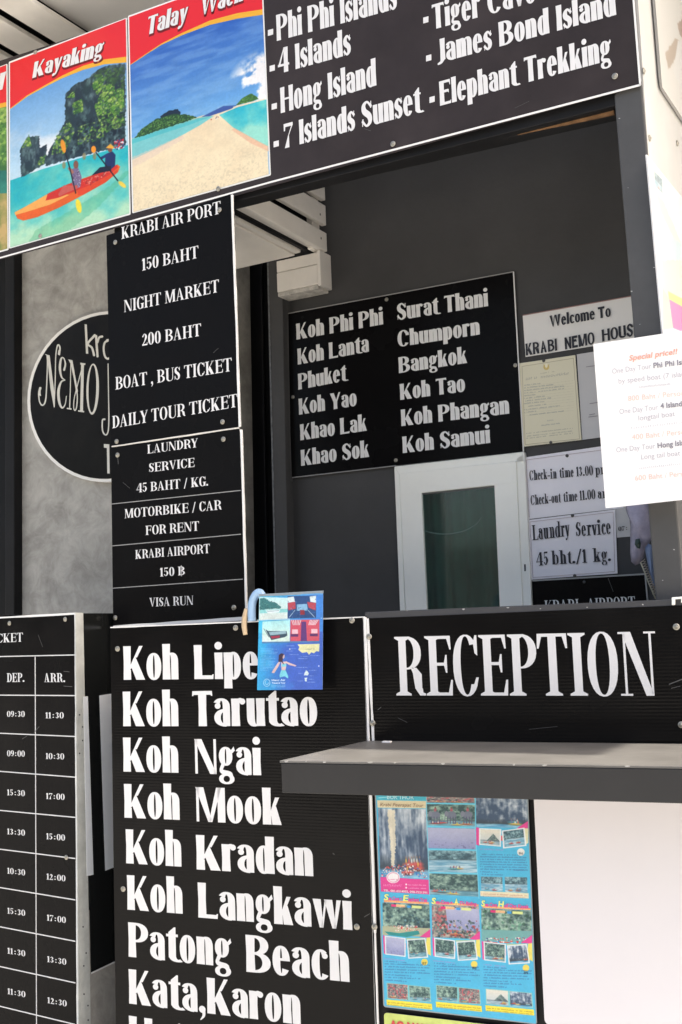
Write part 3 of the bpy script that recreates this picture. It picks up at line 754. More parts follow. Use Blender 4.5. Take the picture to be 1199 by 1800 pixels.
# slatted white screen and lintel box above the door
DS = 3.71
sc = thing('slatted_screen', 'cream slatted screen boards running back over the dark doorway under the banner', 'slatted screen', AF, on(AF, DS, (575, 440)))
tS = tL(DS, (574, 400))
zz = lambda y: on(AF, DS, (574, y))[2]
for (yt, yb) in ((250, 352), (361, 396.5), (410, 443)):
    z1_, z0_ = zz(yt), zz(yb)
    boxl('board', AF, tS-.022, tS, 3.03, DS, z0_, z1_, M_SLAT, sc)
boxl('upright', AF, tS-.05, tS-.0225, DS-.07, DS-.015, zz(443), zz(250), M_SLAT, sc)
boxl('backing_board', AF, tS-.075, tS-.055, 3.03, DS-.01, zz(443), zz(230), M_DEEP, sc)
for y in (336, 383, 425):
    s_ = boxl('nail', AF, tS, tS+.0015, DS-.05, DS-.044, zz(y)-.004, zz(y)+.004, M_SCD, sc, bev=0)
lb = thing('lintel_box', 'cream boxed beam end over the doorway, below the slatted screen', 'beam', AF, on(AF, DS, (525, 520)))
D1 = 3.665
tl0, tl1 = tL(D1, (485.5, 480)), tL(D1, (563, 480))
zt, zm, zb = on(AF, D1, (563, 441))[2], on(AF, D1, (563, 462.5))[2], on(AF, D1, (563, 499))[2]
boxl('top_board', AF, tl0, tl1-.012, D1+.004, DB-.001, zm+.001, zt, M_SLAT, lb)
boxl('face_board', AF, tl0+.002, tl1-.0125, D1, DB-.001, zb+.002, zm-.002, M_SLAT, lb)
boxl('side_board', AF, tl1-.0115, tl1+.004, D1-.004, DB-.0015, zb-.006, zt+.004, M_SLAT, lb)
boxl('bottom_board', AF, tl0+.004, tl1-.013, D1+.001, DB-.001, zb-.016, zb+.001, mat('chipped_cream_paint', (.5, .48, .44), .7, .2, var=.4, vscale=30, bump=.5, bscale=60), lb)
tm_ = tl0+(tl1-tl0)*.44
boxl('soffit_board', AF, tl0-.30, tm_-.001, 3.03, D1+.003, zt+.004, zt+.03, M_SLAT, lb)
boxl('soffit_board', AF, tm_+.030, tS-.024, 3.03, D1+.003, zt+.02, zt+.045, M_SLAT, lb)
boxl('bead', AF, tm_, tm_+.029, 3.03, D1+.003, zt+.010, zt+.04, M_SLAT, lb, bev=.006)

# ------------------------------------------------------------------ booth posts and beam
o = slab('front_post', AF, DF+.012, [(1079, 165), (1127.5, 140), (1206, 1080), (1154.5, 1080)], .11, M_POST, bev=.005)
tag(o, 'dark grey corner post at the right end, behind the special price notice', 'post')
o = slab('front_post', AF, DF+.02, [(200, 380), (392, 330), (418, 2300), (222, 2300)], .07, M_BLK, bev=.004)
tag(o, 'black post behind the price boards, left of the doorway', 'post')
bm = thing('front_beam', 'black timber beam under the top banner with a raw brown wood edge', 'beam', AF, on(AF, DF+.02, (800, 280)))
slab('beam_face', AF, DF+.02, [(215, 285), (1100, 30), (1082, 186), (215, 405)], .06, M_BLK, bm, bev=.003)
slab('lower_rail', AF, DF+.05, [(408, 330), (1085, 150), (1080, 200), (412, 352)], .05, M_BLK, bm, bev=.003)
slab('raw_wood_edge', AF, DF+.045, [(700, 279.5), (1079, 194), (1079, 200), (700, 281.5)], .01, mat('raw_brown_wood', (.22, .12, .06), .7, .2, var=.5, vscale=30), bm)
slab('pale_edge', AF, DF+.044, [(900, 231), (1079, 190), (1079, 193), (900, 233)], .01, mat('pale_worn_wood', (.12, .12, .12), .7, .2, var=.5, vscale=30), bm)

# ------------------------------------------------------------------ the top banner
def board(name, label, cat, a, d, quad, th=.004, m=M_BRD, side=None, group=None, r=.004):
    e = thing(name, label, cat, a, on(a, d, quad[3]), group)
    rboard('panel', a, d, quad, th, r, [m, side or M_WE], e, 1)
    return e
BQ = [(-60, 126), (1098, -246), (1127, 150), (-60, 472)]
ban = board('banner', 'long black tour banner with red headed pictures and white tour names across the top', 'banner', AF, DF, BQ, m=M_BAN, side=M_BAN)
strip('border', AF, DF-.001, (-60, 470), (474, 320.5), 2.4, M_WE, ban); strip('border', AF, DF-.001, (474, 320.5), (1126, 149), 3.0, M_WE, ban); strip('border', AF, DF-.001, (1125.5, 150), (1098, -200), 3.2, M_WE, ban)
for p in ((62.5, 92), (71, 415), (384, 332), (691, 253), (1081, 134)): screw(ban, AF, DF-.002, p, .0085)
BT = [("Phi Phi Islands", (487, 72), (698, 15), 46), ("4 Islands", (489, 130), (617, 95), 44), ("Hong Island", (494, 199), (661.5, 150), 45), ("7 Islands Sunset", (500, 261), (741, 197), 43),
      ("Elephant Trekking", (774, 186), (1075, 105), 43), ("James Bond Island", (768, 112), (1083, 26), 42), ("Tiger Cave", (761, 52), (942, 3), 44)]
for t, p0, p1, c in BT: letters('lettering', ban, AF, DF, DISP, t, p0, p1, c, M_WL)
for (x0, y0) in ((471, 62), (474, 125), (477.5, 192), (481, 258), (744, 40), (749, 107), (755, 180)):
    slab('bullet', AF, DF-.0012, [(x0, y0-9), (x0+9, y0-11.5), (x0+9, y0-1.5), (x0, y0+1)], .001, M_WL, ban)

def zt1(p): return (p[0]/4.092, p[1]/4.092)
KQ = [(17.6, 111), (221, 33), (227.5, 375), (18, 435)]
K = Pic('kayak_picture', KQ, 420, 700, (.5, .7, .9), zt1)
nz = vnoise(700, 420, 90, 3, 5); nf = vnoise(700, 420, 12, 4, 3)
YY = np.linspace(0, 1, 700)[:, None]*np.ones((1, 420))
K.a[:] = K.mix((84, 148, 214), (190, 222, 240), (YY-.12)*2.0)
cm = np.clip((nz-.5)*5, 0, 1)*np.clip(1-abs(YY-.55)*5, 0, 1); K.a[:] = K.a*(1-cm[..., None])+np.array([.93, .94, .95])*cm[..., None]
sea = K.mix((20, 176, 190), (176, 222, 190), (YY-.58)*2.6+(nz-.5)*1.6)
K.poly([(60, 1300), (300, 1215), (620, 1120), (920, 1040), (960, 1600), (60, 1840)], sea)
K.poly([(250, 1660), (560, 1480), (800, 1330), (900, 1230), (940, 1230), (700, 1500), (420, 1720), (200, 1760)], (70, 170, 120), .35, 3)
rk = K.mix((34, 44, 60), (104, 124, 134), (vnoise(700, 420, 26, 8, 5, .5)-.42)*2.6); rk[..., 1] = np.clip(rk[..., 1]+.06*(vnoise(700, 420, 40, 18, 3)), 0, 1)
K.poly([(470, 680), (545, 600), (640, 560), (700, 500), (780, 470), (900, 455), (905, 1040), (760, 1075), (560, 1125), (330, 1190), (350, 1090), (390, 1020), (470, 870)], rk, 1, 3)
K.poly([(145, 1075), (200, 980), (285, 975), (290, 1060), (340, 1035), (335, 1110), (360, 1160), (240, 1225), (155, 1275)], rk, 1, 2.5)
gr = [(84, 140, 48), (126, 170, 66), (56, 110, 46), (168, 194, 100), (44, 84, 50)]
for pg, n_ in (([(650, 600), (740, 530), (760, 620), (700, 680)], 120), ([(760, 600), (810, 570), (830, 640), (890, 620), (900, 900), (740, 960), (680, 760)], 1000), ([(520, 740), (600, 700), (600, 800), (530, 820)], 90),
               ([(400, 980), (500, 860), (540, 940), (470, 1100), (370, 1110)], 160), ([(150, 1060), (210, 960), (230, 1050)], 60), ([(280, 1130), (335, 1110), (320, 1180), (270, 1190)], 40), ([(480, 700), (540, 640), (540, 700)], 40), ([(560, 900), (740, 860), (760, 1000), (560, 1040)], 120)):
    K.blobs(pg, n_, 1.5, 5, gr if n_ != 120 else gr[:4], .75)
K.blobs([(640, 560), (700, 500), (900, 470), (900, 640), (760, 600)], 160, 2, 6, [(50, 84, 50), (80, 120, 60), (36, 60, 50)], .7)
K.blobs([(560, 850), (900, 800), (900, 1030), (500, 1110)], 260, 2, 6, [(16, 28, 40), (30, 46, 50)], .6)
# kayak with its two paddlers
K.poly([(105, 1525), (200, 1475), (330, 1400), (470, 1330), (600, 1280), (760, 1225), (845, 1180), (865, 1195), (850, 1235), (760, 1310), (600, 1400), (430, 1490), (270, 1560), (170, 1585), (125, 1570)], (226, 96, 28))
K.poly([(105, 1525), (200, 1475), (330, 1400), (420, 1375), (500, 1400), (360, 1470), (200, 1520), (110, 1545)], (238, 168, 84))
K.poly([(330, 1440), (345, 1390), (470, 1330), (640, 1270), (760, 1222), (840, 1182), (850, 1200), (760, 1280), (600, 1350), (420, 1420)], (206, 46, 30))
K.poly([(560, 1370), (760, 1270), (850, 1215), (850, 1235), (760, 1310), (600, 1400), (560, 1400)], (220, 70, 30))
K.blobs([(600, 1300), (760, 1230), (800, 1230), (640, 1340)], 60, 1, 3, [(240, 180, 160), (140, 30, 30)], .7)
K.poly([(515, 1215), (560, 1190), (590, 1270), (580, 1340), (545, 1360), (520, 1320)], (120, 105, 140)); K.blobs([(515, 1215), (560, 1190), (590, 1270), (580, 1340), (545, 1360), (520, 1320)], 60, 1, 2, [(225, 225, 235), (70, 60, 90)], .8)
K.ell((548, 1180), 18, 30, (130, 84, 70)); K.poly([(500, 1190), (535, 1235), (520, 1250), (490, 1210)], (170, 110, 90))
K.poly([(460, 1330), (560, 1330), (560, 1352), (480, 1385), (430, 1410), (420, 1395)], (200, 90, 80))
K.poly([(760, 1105), (810, 1085), (832, 1110), (828, 1190), (800, 1215), (755, 1200)], (28, 44, 92)); K.poly([(660, 1260), (720, 1200), (800, 1190), (800, 1225), (720, 1240)], (24, 26, 48)); K.poly([(720, 1130), (780, 1095), (785, 1115), (730, 1145)], (32, 48, 100))
K.ell((793, 1070), 17, 22, (120, 78, 60)); K.poly([(762, 1060), (795, 1030), (822, 1055), (815, 1066)], (232, 170, 60))
K.line([(455, 1040), (500, 1190), (548, 1390)], 3.5, (20, 20, 30)); K.ell((457, 1047), 17, 50, (236, 150, 40), 1, -.2); K.ell((568, 1480), 20, 52, (232, 214, 60), 1, -.2)
K.line([(690, 1090), (760, 1180), (850, 1300)], 3.5, (20, 20, 30)); K.ell((675, 1070), 18, 26, (240, 150, 40)); K.ell((880, 1325), 34, 15, (236, 206, 80), 1, .7)
K.blobs([(820, 1010), (890, 990), (895, 1060), (830, 1080)], 60, 2, 4, [(200, 40, 50), (240, 240, 240), (40, 60, 120)], .9)
for c in ((607, 1120), (462, 1185), (682, 1120)): K.ell(c, 13, 26, (140, 130, 90), .8)
K.soften(.035); K.soften(.0)
# red header with its yellow sweep
arcK = [(85, 775), (200, 690), (330, 620), (450, 560), (600, 500), (750, 460), (930, 445)]
K.poly([(40, 300), (930, 0)]+[(x, y) for x, y in arcK[::-1]]+[(60, 790)], (238, 176, 52))
arcR = [(60, 785), (85, 768), (200, 680), (330, 607), (450, 540), (600, 470), (750, 425), (930, 402)]
K.poly([(40, 300), (930, 0)]+arcR[::-1], (228, 38, 46))
def header(e, quad, pic, mp=M_WE):
    Q = [on(AF, DF-.0005, p) for p in quad]
    P = rquad(Q, .006); V, F = outline_slab('', AF, DF, P, .0004, None)
    o = mesh_obj('picture_border', V, F, M_WE, e)
    return picture('picture', AF, DF, pic, e, lift=.0016)
def grow(q, k): 
    c = np.mean(q, 0); return [tuple(np.array(p)+(np.sign(np.array(p)-c))*k) for p in q]
header(ban, grow(KQ, 2.2), K)
M_SH = mat('dark_red_letter_shade', (.16, .012, .015), .5, .3)
letters('lettering', ban, AF, DF, DISP, "Kayaking", (57.5, 139.5), (181, 98.5), 27, M_SH, slant=.16, lift=.002, grow=.035)
letters('lettering', ban, AF, DF, DISP, "Kayaking", (57, 137.5), (179.6, 97), 27, M_WL, slant=.16, lift=.003)

def zt2(p): return (200+p[0]/4.134, p[1]/4.134)
SQ = [(227, 30), (458.5, -54), (474, 306), (234.5, 373)]
S_ = Pic('beach_picture', SQ, 470, 700, (.3, .5, .8), zt2)
YY = np.linspace(0, 1, 700)[:, None]*np.ones((1, 470)); XX = np.linspace(0, 1, 470)[None]*np.ones((700, 1))
st_ = vnoise(700, 470, 26, 21, 4, 4.5); cl_ = vnoise(700, 470, 46, 22, 5)
base = S_.mix((44, 96, 184), (116, 182, 232), (YY-.2)*2.0)
S_.a[:] = base*(1-(np.clip((st_-.42)*1.2, 0, .3))[..., None])+np.array([.62, .78, .93])*np.clip((st_-.42)*1.2, 0, .3)[..., None]
cm = np.clip((cl_-.46)*7, 0, 1)*np.clip(1-np.hypot((XX-.98)/.26, (YY-.52)/.14), 0, 1)*2.6+np.clip((cl_-.52)*5, 0, 1)*np.clip(1-abs(YY-.69+.05*XX)*14, 0, 1)*.8
cm = np.clip(cm, 0, 1)[..., None]; S_.a[:] = S_.a*(1-cm)+np.array([.95, .95, .96])*cm
sand = S_.mix((228, 206, 172), (240, 224, 190), YY+(cl_-.5)); dm = vnoise(700, 470, 5, 5, 2); sand = sand*(1-.10*(dm > .62)[..., None]*np.clip((YY-.78)*4, 0, .6)[..., None])
S_.poly([(110, 1010), (600, 850), (860, 770), (1100, 715), (1150, 1700), (120, 1700)], sand)
seaL = S_.mix((40, 160, 190), (190, 214, 196), (XX)*1.6+(cl_-.5)*.6)
S_.poly([(110, 1020), (350, 940), (620, 860), (735, 836), (640, 900), (480, 990), (300, 1080), (110, 1170)], S_.mix((120, 200, 204), (226, 204, 184), (YY-.725)*11+(cl_-.5)+XX*.5)); S_.poly([(110, 1150), (300, 1070), (500, 975), (520, 1000), (300, 1130), (110, 1230)], (222, 200, 186), .5, 2)
S_.poly([(110, 1012), (350, 930), (620, 850), (720, 838), (560, 900), (300, 985), (110, 1050)], (70, 186, 196), .75)
S_.poly([(770, 830), (900, 775), (1120, 715), (1150, 1080), (1020, 1010), (880, 930)], S_.mix((30, 180, 204), (150, 224, 208), (YY-.62)*6+(cl_-.5)*1.5))
S_.poly([(880, 925), (1020, 1005), (1150, 1075), (1150, 1110), (1000, 1040), (860, 940)], (232, 180, 150), .7)
S_.poly([(640, 845), (800, 765), (900, 760), (860, 785), (700, 840)], (60, 90, 160))
S_.poly([(340, 840), (400, 800), (470, 785), (490, 815), (480, 840), (350, 860)], (24, 40, 60), 1, 2)
S_.poly([(150, 1000), (200, 935), (300, 865), (430, 825), (520, 825), (620, 848), (520, 882), (350, 935), (210, 985)], (36, 74, 40), 1, 2); S_.blobs([(160, 995), (200, 935), (300, 868), (430, 828), (520, 828), (610, 848), (510, 878), (350, 930), (210, 980)], 420, 1.2, 3.2, [(80, 130, 60), (50, 96, 46), (110, 156, 80), (30, 66, 40)], .8)
S_.poly([(890, 760), (930, 715), (1000, 675), (1040, 700), (1055, 716), (960, 745)], (60, 110, 50), 1, 2); S_.blobs([(900, 758), (930, 718), (1000, 680), (1040, 702), (960, 742)], 90, 1.2, 3, [(96, 150, 70), (50, 96, 46)], .8)
S_.line([(870, 775), (960, 748), (1095, 716)], 3, (235, 225, 205))
S_.blobs([(700, 850), (770, 835), (770, 860), (710, 870)], 12, 1, 1.8, [(220, 60, 60), (250, 250, 250), (60, 60, 80)], .8)
S_.soften(.03)
aB = [(100, 480), (131, 463), (250, 385), (350, 322), (500, 252), (700, 178), (900, 132), (1110, 100)]
S_.poly([(60, 140), (1110, -260)]+aB[::-1], (238, 176, 52))
aR = [(100, 478), (131, 458), (250, 378), (350, 312), (500, 235), (700, 146), (900, 92), (1110, 60)]
S_.poly([(60, 140), (1110, -260)]+aR[::-1], (228, 38, 46))
header(ban, grow(SQ, 2.2), S_)
for dx, dy, m_, l_, gw in ((.6, 2, M_SH, .002, .035), (0, 0, M_WL, .003, 0)):
    letters('lettering', ban, AF, DF, DISP, "Talay", (257.5+dx, 62+dy), (328+dx, 37+dy), 31, m_, slant=.16, lift=l_, grow=gw)
    letters('lettering', ban, AF, DF, DISP, "Waek", (352+dx, 28+dy), (427+dx, 1+dy), 31, m_, slant=.16, lift=l_, grow=gw)
LQ = [(-170, 183), (11, 114), (13, 437), (-170, 490)]
J = Pic('jungle_picture', LQ, 340, 640, (.3, .5, .3))
YY = np.linspace(0, 1, 640)[:, None]*np.ones((1, 340)); jn = vnoise(640, 340, 30, 31, 5)
J.a[:] = J.mix((60, 110, 50), (150, 190, 80), (jn-.3)*2.4)
J.poly([(-180, 300), (14, 300), (14, 345), (-180, 350)], J.mix((20, 90, 80), (60, 150, 130), jn*1.3)); J.poly([(-180, 345), (14, 340), (14, 440), (-180, 495)], J.mix((200, 170, 110), (110, 130, 60), (jn-.3)*2)); J.poly([(-180, 190), (14, 185), (14, 215), (-180, 215)], (150, 180, 90), .6, 3)
J.blobs([(-170, 200), (12, 190), (12, 290), (-170, 310)], 800, 2, 6, [(90, 140, 60), (50, 100, 40), (150, 190, 90), (190, 210, 120)], .7)
J.poly([(-175, 170), (14, 100), (14, 187), (-175, 230)], (238, 176, 52)); J.poly([(-175, 170), (14, 100), (14, 179), (-175, 222)], (228, 38, 46))
header(ban, grow(LQ, 2.2), J)
letters('lettering', ban, AF, DF, DISP, "Island", (-100, 195), (4, 157), 27, M_WL, slant=.16, lift=.003)

# ------------------------------------------------------------------ price boards on the left post
kb = board('price_board', 'tall black board listing airport, night market and tour ticket prices in baht', 'sign board', AF, DF-.002, [(187, 414), (405.5, 341), (420.5, 750), (195, 784)])
strip('edge_strip', AF, DF-.006, (407.5, 342), (421, 750), 3.2, M_WE, kb, .006, .0008, 14); strip('edge_strip', AF, DF-.006, (196, 785), (420, 752), 2, M_SLAT, kb, .005, .0006, 10)
for t, p0, p1, c in (("KRABI AIR PORT", (213.5, 420.5), (388, 375), 21), ("150 BAHT", (250, 476), (349, 453), 21), ("NIGHT MARKET", (218, 549), (385, 513), 21), ("200 BAHT", (250, 608), (353.5, 590), 21), ("BOAT , BUS TICKET", (203, 685), (407.5, 652), 22), ("DAILY TOUR TICKET", (197.4, 753), (417.5, 715), 21.5)):
    letters('lettering', kb, AF, DF-.002, SERF, t, p0, p1, c, M_WL)
for p in ((203, 426), (386, 369), (205.4, 776), (391.5, 741.5)): screw(kb, AF, DF-.004, p, .0085)
lb2 = board('service_board', 'black board with laundry, motorbike rental, airport and visa run rows under the tall price board', 'sign board', AF, DF-.004, [(195, 788), (421.5, 754), (432.5, 1085), (199, 1100)])
strip('edge_strip', AF, DF-.009, (423.5, 755), (433, 1085), 3.2, M_WE, lb2, .006, .0007, 12); strip('edge_strip', AF, DF-.009, (199, 1102), (433, 1087), 5, M_WE, lb2, .006, .0004, 6)
for p0, p1 in (((196, 886), (423, 862)), ((197, 959.6), (423.5, 939)), ((198, 1034), (427, 1018))): strip('rule', AF, DF-.0052, p0, p1, 1.3, mat('thin_grey_rule', (.3, .3, .3), .5), lb2, .0008)
for t, p0, p1, c in (("LAUNDRY", (259, 797.5), (347.5, 786), 15.5), ("SERVICE", (262, 830), (342, 820.5), 15.5), ("45 BAHT / KG.", (240, 866), (366, 853.5), 16), ("MOTORBIKE / CAR", (219, 911), (389.5, 895.5), 16), ("FOR RENT", (256, 940.5), (350, 932.5), 16), ("KRABI AIRPORT", (238, 982.5), (369, 972), 15.5), ("150 \u0e3f", (281.5, 1013.5), (325, 1010.5), 15), ("VISA RUN", (263, 1066.5), (340, 1063), 15.5)):
    letters('lettering', lb2, AF, DF-.004, SERF, t, p0, p1, c, M_WL)
for p in ((207, 800), (393, 772), (411.5, 1068), (203, 1086)): screw(lb2, AF, DF-.006, p, .0085)

# ------------------------------------------------------------------ oval logo sign on the concrete
lo = thing('oval_sign', 'black oval hotel logo sign with pale rim on the concrete wall', 'sign', AF, on(AF, DW-.03, (190, 850)))
def oval(sc_, n=56):
    cx, cy = 190, 697; P = []
    for i in range(n):
        t = 2*math.pi*i/n; P.append((cx+142*sc_*math.cos(t), cy+150*sc_*math.sin(t)-.055*142*sc_*math.cos(t)))
    return P
def ovalslab(name, sc_, d, th, m):
    P = [on(AF, d, p) for p in oval(sc_)][::-1]; V, F = outline_slab(name, AF, d, P, th, None)
    return mesh_obj(name, V, [f[::-1] for f in F], m, lo, AF)
ovalslab('rim', 1.0, DW-.035, .035, mat('pale_oval_rim', (.82, .81, .78), .4, .4))
ovalslab('face', .965, DW-.037, .003, mat('gloss_black_oval', (.012, .011, .010), .22, .08, bump=.3, bscale=2.2, var=.3, smudge=.06))
ML = mat('cream_logo_letters', (.66, .65, .60), .4, .3)
def pxshapes(name, parent, a, d, shapes, m):
    """shapes drawn in photo pixels -> faces on the plane"""
    T = union([[[(x, -y) for x, y in lp] for lp in sh] for sh in shapes]); V = []; F = []
    for (y0, y1, a0, b0, a1, b1) in T:
        k = len(V)
        for x, y in ((a0, y0), (b0, y0), (b1, y1), (a1, y1)): V.append(on(a, d, (x, -y)))
        F.append((k, k+1, k+2, k+3))
    return mesh_obj(name, V, F, m, parent)
def zl(x, y): return (30+x/5.624, 540+y/5.624)
def zs(pts, ws): return stroke([zl(*p) for p in pts], [q/5.624 for q in ws], 5)
S1 = []
# N
S1 += zs([(230, 800), (216, 850), (222, 930), (250, 970), (280, 930), (292, 800), (300, 560), (296, 480)], [24, 16, 12, 14, 14, 12, 10, 10])
S1 += zs([(228, 812), (222, 850), (232, 872)], [14, 22, 12])
S1 += [[[zl(272, 462), zl(322, 476), zl(374, 880), zl(366, 1000), zl(330, 800), zl(296, 480)]]]
S1 += zs([(368, 985), (378, 700), (382, 500), (394, 400), (408, 372), (424, 400), (420, 470)], [10, 10, 10, 12, 14, 16, 12]) + zs([(418, 430), (414, 462)], [20, 22])
# E
S1 += zs([(466, 620), (478, 560), (462, 504), (436, 510), (424, 600), (440, 690), (474, 720)], [20, 16, 10, 18, 24, 16, 8]) + zs([(474, 722), (436, 740), (410, 830), (418, 940), (446, 995), (476, 960), (488, 880)], [8, 16, 26, 24, 16, 10, 8])
# M
S1 += zs([(532, 540), (528, 760), (520, 1000)], [8, 9, 10]) + [[[zl(506, 516), zl(548, 524), zl(602, 830), zl(590, 870), zl(560, 700), zl(530, 560)]]]
S1 += zs([(652, 565), (590, 800), (566, 900), (560, 990), (574, 1022), (590, 980), (596, 880), (586, 790)], [10, 9, 9, 9, 10, 11, 11, 9])
S1 += [[[zl(634, 552), zl(662, 556), zl(652, 1030), zl(624, 1026)]], [[zl(626, 548), zl(676, 556), zl(674, 572), zl(626, 566)]], [[zl(604, 1018), zl(664, 1026), zl(662, 1040), zl(604, 1032)]], [[zl(492, 994), (zl(540, 1000)), zl(538, 1014), zl(492, 1006)]]]
# O
S1 += [[[zl(748+62*math.cos(t)+6*math.sin(-t), 810+252*math.sin(t)) for t in np.linspace(0, 6.2832, 40)[:-1]], [zl(745+38*math.cos(t)+6*math.sin(-t), 806+234*math.sin(t)) for t in np.linspace(0, 6.2832, 40)[:-1]]]]
pxshapes('lettering', lo, AF, DW-.0385, S1, ML)
S2 = [[[zl(668, 168), zl(690, 172), zl(704, 460), zl(682, 458)]]] + zs([(768, 278), (700, 360), (740, 400), (762, 474)], [24, 20, 20, 22]) + zs([(782, 285), (788, 380), (796, 486)], [22, 22, 22]) + zs([(796, 350), (812, 300), (842, 290)], [16, 20, 22]) + zs([(900, 330), (868, 350), (856, 410), (872, 490), (910, 505), (945, 420), (920, 330), (890, 325)], [20]*8)+ [[[zl(960, 170), zl(984, 174), zl(990, 500), zl(966, 498)]]]
pxshapes('lettering', lo, AF, DW-.0385, S2, ML)
S3 = zs([(900, 560), (905, 900), (908, 1100), (900, 1230), (874, 1262), (846, 1220), (844, 1120), (866, 1108)], [10, 10, 12, 12, 14, 14, 14, 18]) + [[[zl(858, 1352), zl(912, 1356), zl(916, 1645), zl(892, 1643), zl(888, 1392), zl(860, 1388)]]]
pxshapes('lettering', lo, AF, DW-.0385, S3, ML)

# ------------------------------------------------------------------ island list on the back wall
DK = DB-.012
kp = board('island_board', 'black sign listing Phi Phi, Lanta, Surat Thani, Bangkok and Samui on the charcoal wall', 'sign board', AF, DK, [(502.7, 552), (902, 478), (919.5, 794), (513.5, 839)], th=.006)
MP = mat('pale_grey_letters', (.74, .74, .74), .45, .3)
for t, p0, p1, c in (("Koh Phi Phi", (521.6, 597), (673.4, 570), 28), ("Koh Lanta", (523.8, 641), (648.6, 618), 28), ("Phuket", (524.8, 685), (609.4, 669), 28), ("Koh Yao", (526, 729), (627.4, 713), 28), ("Khao Lak", (528.4, 774), (644.6, 757), 28), ("Khao Sok", (529.7, 819), (649, 803), 28),
                     ("Surat Thani", (698.6, 563), (858, 538), 29), ("Chumporn", (699.5, 610), (843.6, 588), 28), ("Bangkok", (701.7, 656), (821, 638), 28), ("Koh Tao", (704, 703), (818, 688), 28), ("Koh Phangan", (706, 749), (895.4, 727), 29), ("Koh Samui", (708.5, 796.5), (861.6, 778.5), 29)):
    letters('lettering', kp, AF, DK, DISP, t, p0, p1, c, MP)
for p in ((679.7, 526.5), (515, 698), (906, 642), (696, 809)): screw(kp, AF, DK-.002, p, .0075)
strip('edge_strip', AF, DK-.001, (503, 551.5), (902.5, 477.5), 1.6, mat('grey_board_edge', (.3, .3, .3), .5), kp, .004); strip('edge_strip', AF, DK-.001, (902.5, 477.5), (920, 794), 1.8, M_WE, kp, .004); strip('edge_strip', AF, DK-.001, (513.5, 839.5), (696, 818.5), 1.5, MATS['grey_board_edge'], kp, .004)

# ------------------------------------------------------------------ window
wi = thing('window', 'white plastic framed window with dark glass and a green curtain, under the island list', 'window', AF, on(AF, DB-.03, (800, 1074)))
def bar(name, d, q, th, m=M_UPVC, bev=.003): return slab(name, AF, d, q, th, m, wi, bev=bev)
bar('outer_frame', DB-.022, [(692.7, 820), (921, 794), (921.6, 812), (703, 835)], .03)
bar('outer_frame', DB-.022, [(692.7, 820.5), (702.6, 834), (725, 1400), (716, 1400)], .0295)
bar('outer_frame', DB-.022, [(907, 806), (921.5, 795), (951, 1400), (936, 1400)], .0295)
bar('sash_rail', DB-.03, [(702.6, 832), (907, 810), (909, 849), (703.5, 870.5)], .02)
bar('sash_stile', DB-.0295, [(703.5, 868), (740.5, 864), (766, 1400), (728, 1400)], .02)
bar('sash_stile', DB-.0295, [(868.5, 851), (908.5, 847), (935, 1400), (893, 1400)], .02)
bar('glazing_bead', DB-.022, [(740.3, 866), (868.5, 852.5), (869, 856), (741, 869.5)], .02, mat('grey_gasket', (.12, .13, .13), .5), 0)
slab('keeper', AF, DB-.024, [(921.3, 992), (923.8, 991.8), (924.2, 1003.8), (921.8, 1004)], .004, M_INK, wi)
MG = mat('dark_window_glass', (.52, .66, .62), .04, .35, trans=.96)
slab('pane', AF, DB-.020, [(739, 864), (870, 850), (896, 1400), (762, 1400)], .004, MG, wi)
# curtain behind the glass: folds as a corrugated sheet
MCU = mat('green_curtain_cloth', (.05, .19, .155), .8, .2, var=.25, vscale=9)
V = []; F = []; N = 60
t0, t1 = tL(DB+.09, (725, 1000)), tL(DB+.09, (905, 1000)); z0, z1 = zAt(DB+.09, (800, 1400)), zAt(DB+.09, (800, 845))
for i in range(N+1):
    u = i/N; dd_ = DB+.075+.014*math.sin(u*38)+.008*math.sin(u*17+1)
    V += [loc(AF, t0+(t1-t0)*u, dd_, z0), loc(AF, t0+(t1-t0)*u, dd_, z1)]
for i in range(N): F.append((2*i, 2*i+2, 2*i+3, 2*i+1))
cur = mesh_obj('curtain', V, F, MCU, None, AF, smooth=True); tag(cur, 'dark green pleated curtain hanging behind the window glass', 'curtain')
# opening behind the glass (the wall is cut there)
wall = bpy.data.objects['back_wall']

# ------------------------------------------------------------------ papers on the back wall
DP = DB-.004
def paper(name, label, cat, quad, d=DP, m=M_PAPL, a=AF, pins=(), th=.0012, bend=.003, r=.008, pm=None):
    e = thing(name, label, cat, a, on(a, d, quad[3]))
    Q = [on(a, d, p) for p in quad]; V = []; F = []; n = 8
    for j in range(n+1):
        for i in range(n+1):
            u, v = i/n, j/n; P = (Q[0]*(1-u)+Q[1]*u)*(1-v)+(Q[3]*(1-u)+Q[2]*u)*v
            V.append(P+aw(a)*bend*(.5*math.sin(u*5+v*3)*u*(1-u)*2))
    for j in range(n):
        for i in range(n): k = j*(n+1)+i; F.append((k, k+n+1, k+n+2, k+1))
    o = mesh_obj('sheet', V, F, m, e); so = o.modifiers.new('thick', 'SOLIDIFY'); so.thickness = th; so.offset = -1
    for p in pins: screw(e, a, d-.002, p, .006, pm or M_SCD)
    return e
w1 = paper('welcome_sign', 'white welcome sign with bold black lettering on the charcoal wall beside the corner post', 'sign', [(918.8, 554.6), (1150, 513.5), (1157, 590), (924, 627.6)], m=mat('welcome_paper', (.76, .75, .73), .4, .4, bump=.05, bscale=6))
strip('edge_strip', AF, DP-.003, (918.8, 554.3), (1150, 513.3), 1.6, mat('dull_pink_edge', (.30, .18, .17), .6), w1)
letters('lettering', w1, AF, DP, BLOCK, "Welcome", (967, 575), (1046, 561), 20, M_INK, lift=.004)
letters('lettering', w1, AF, DP, BLOCK, "To", (1052, 560), (1074, 556), 20, M_INK, lift=.004)
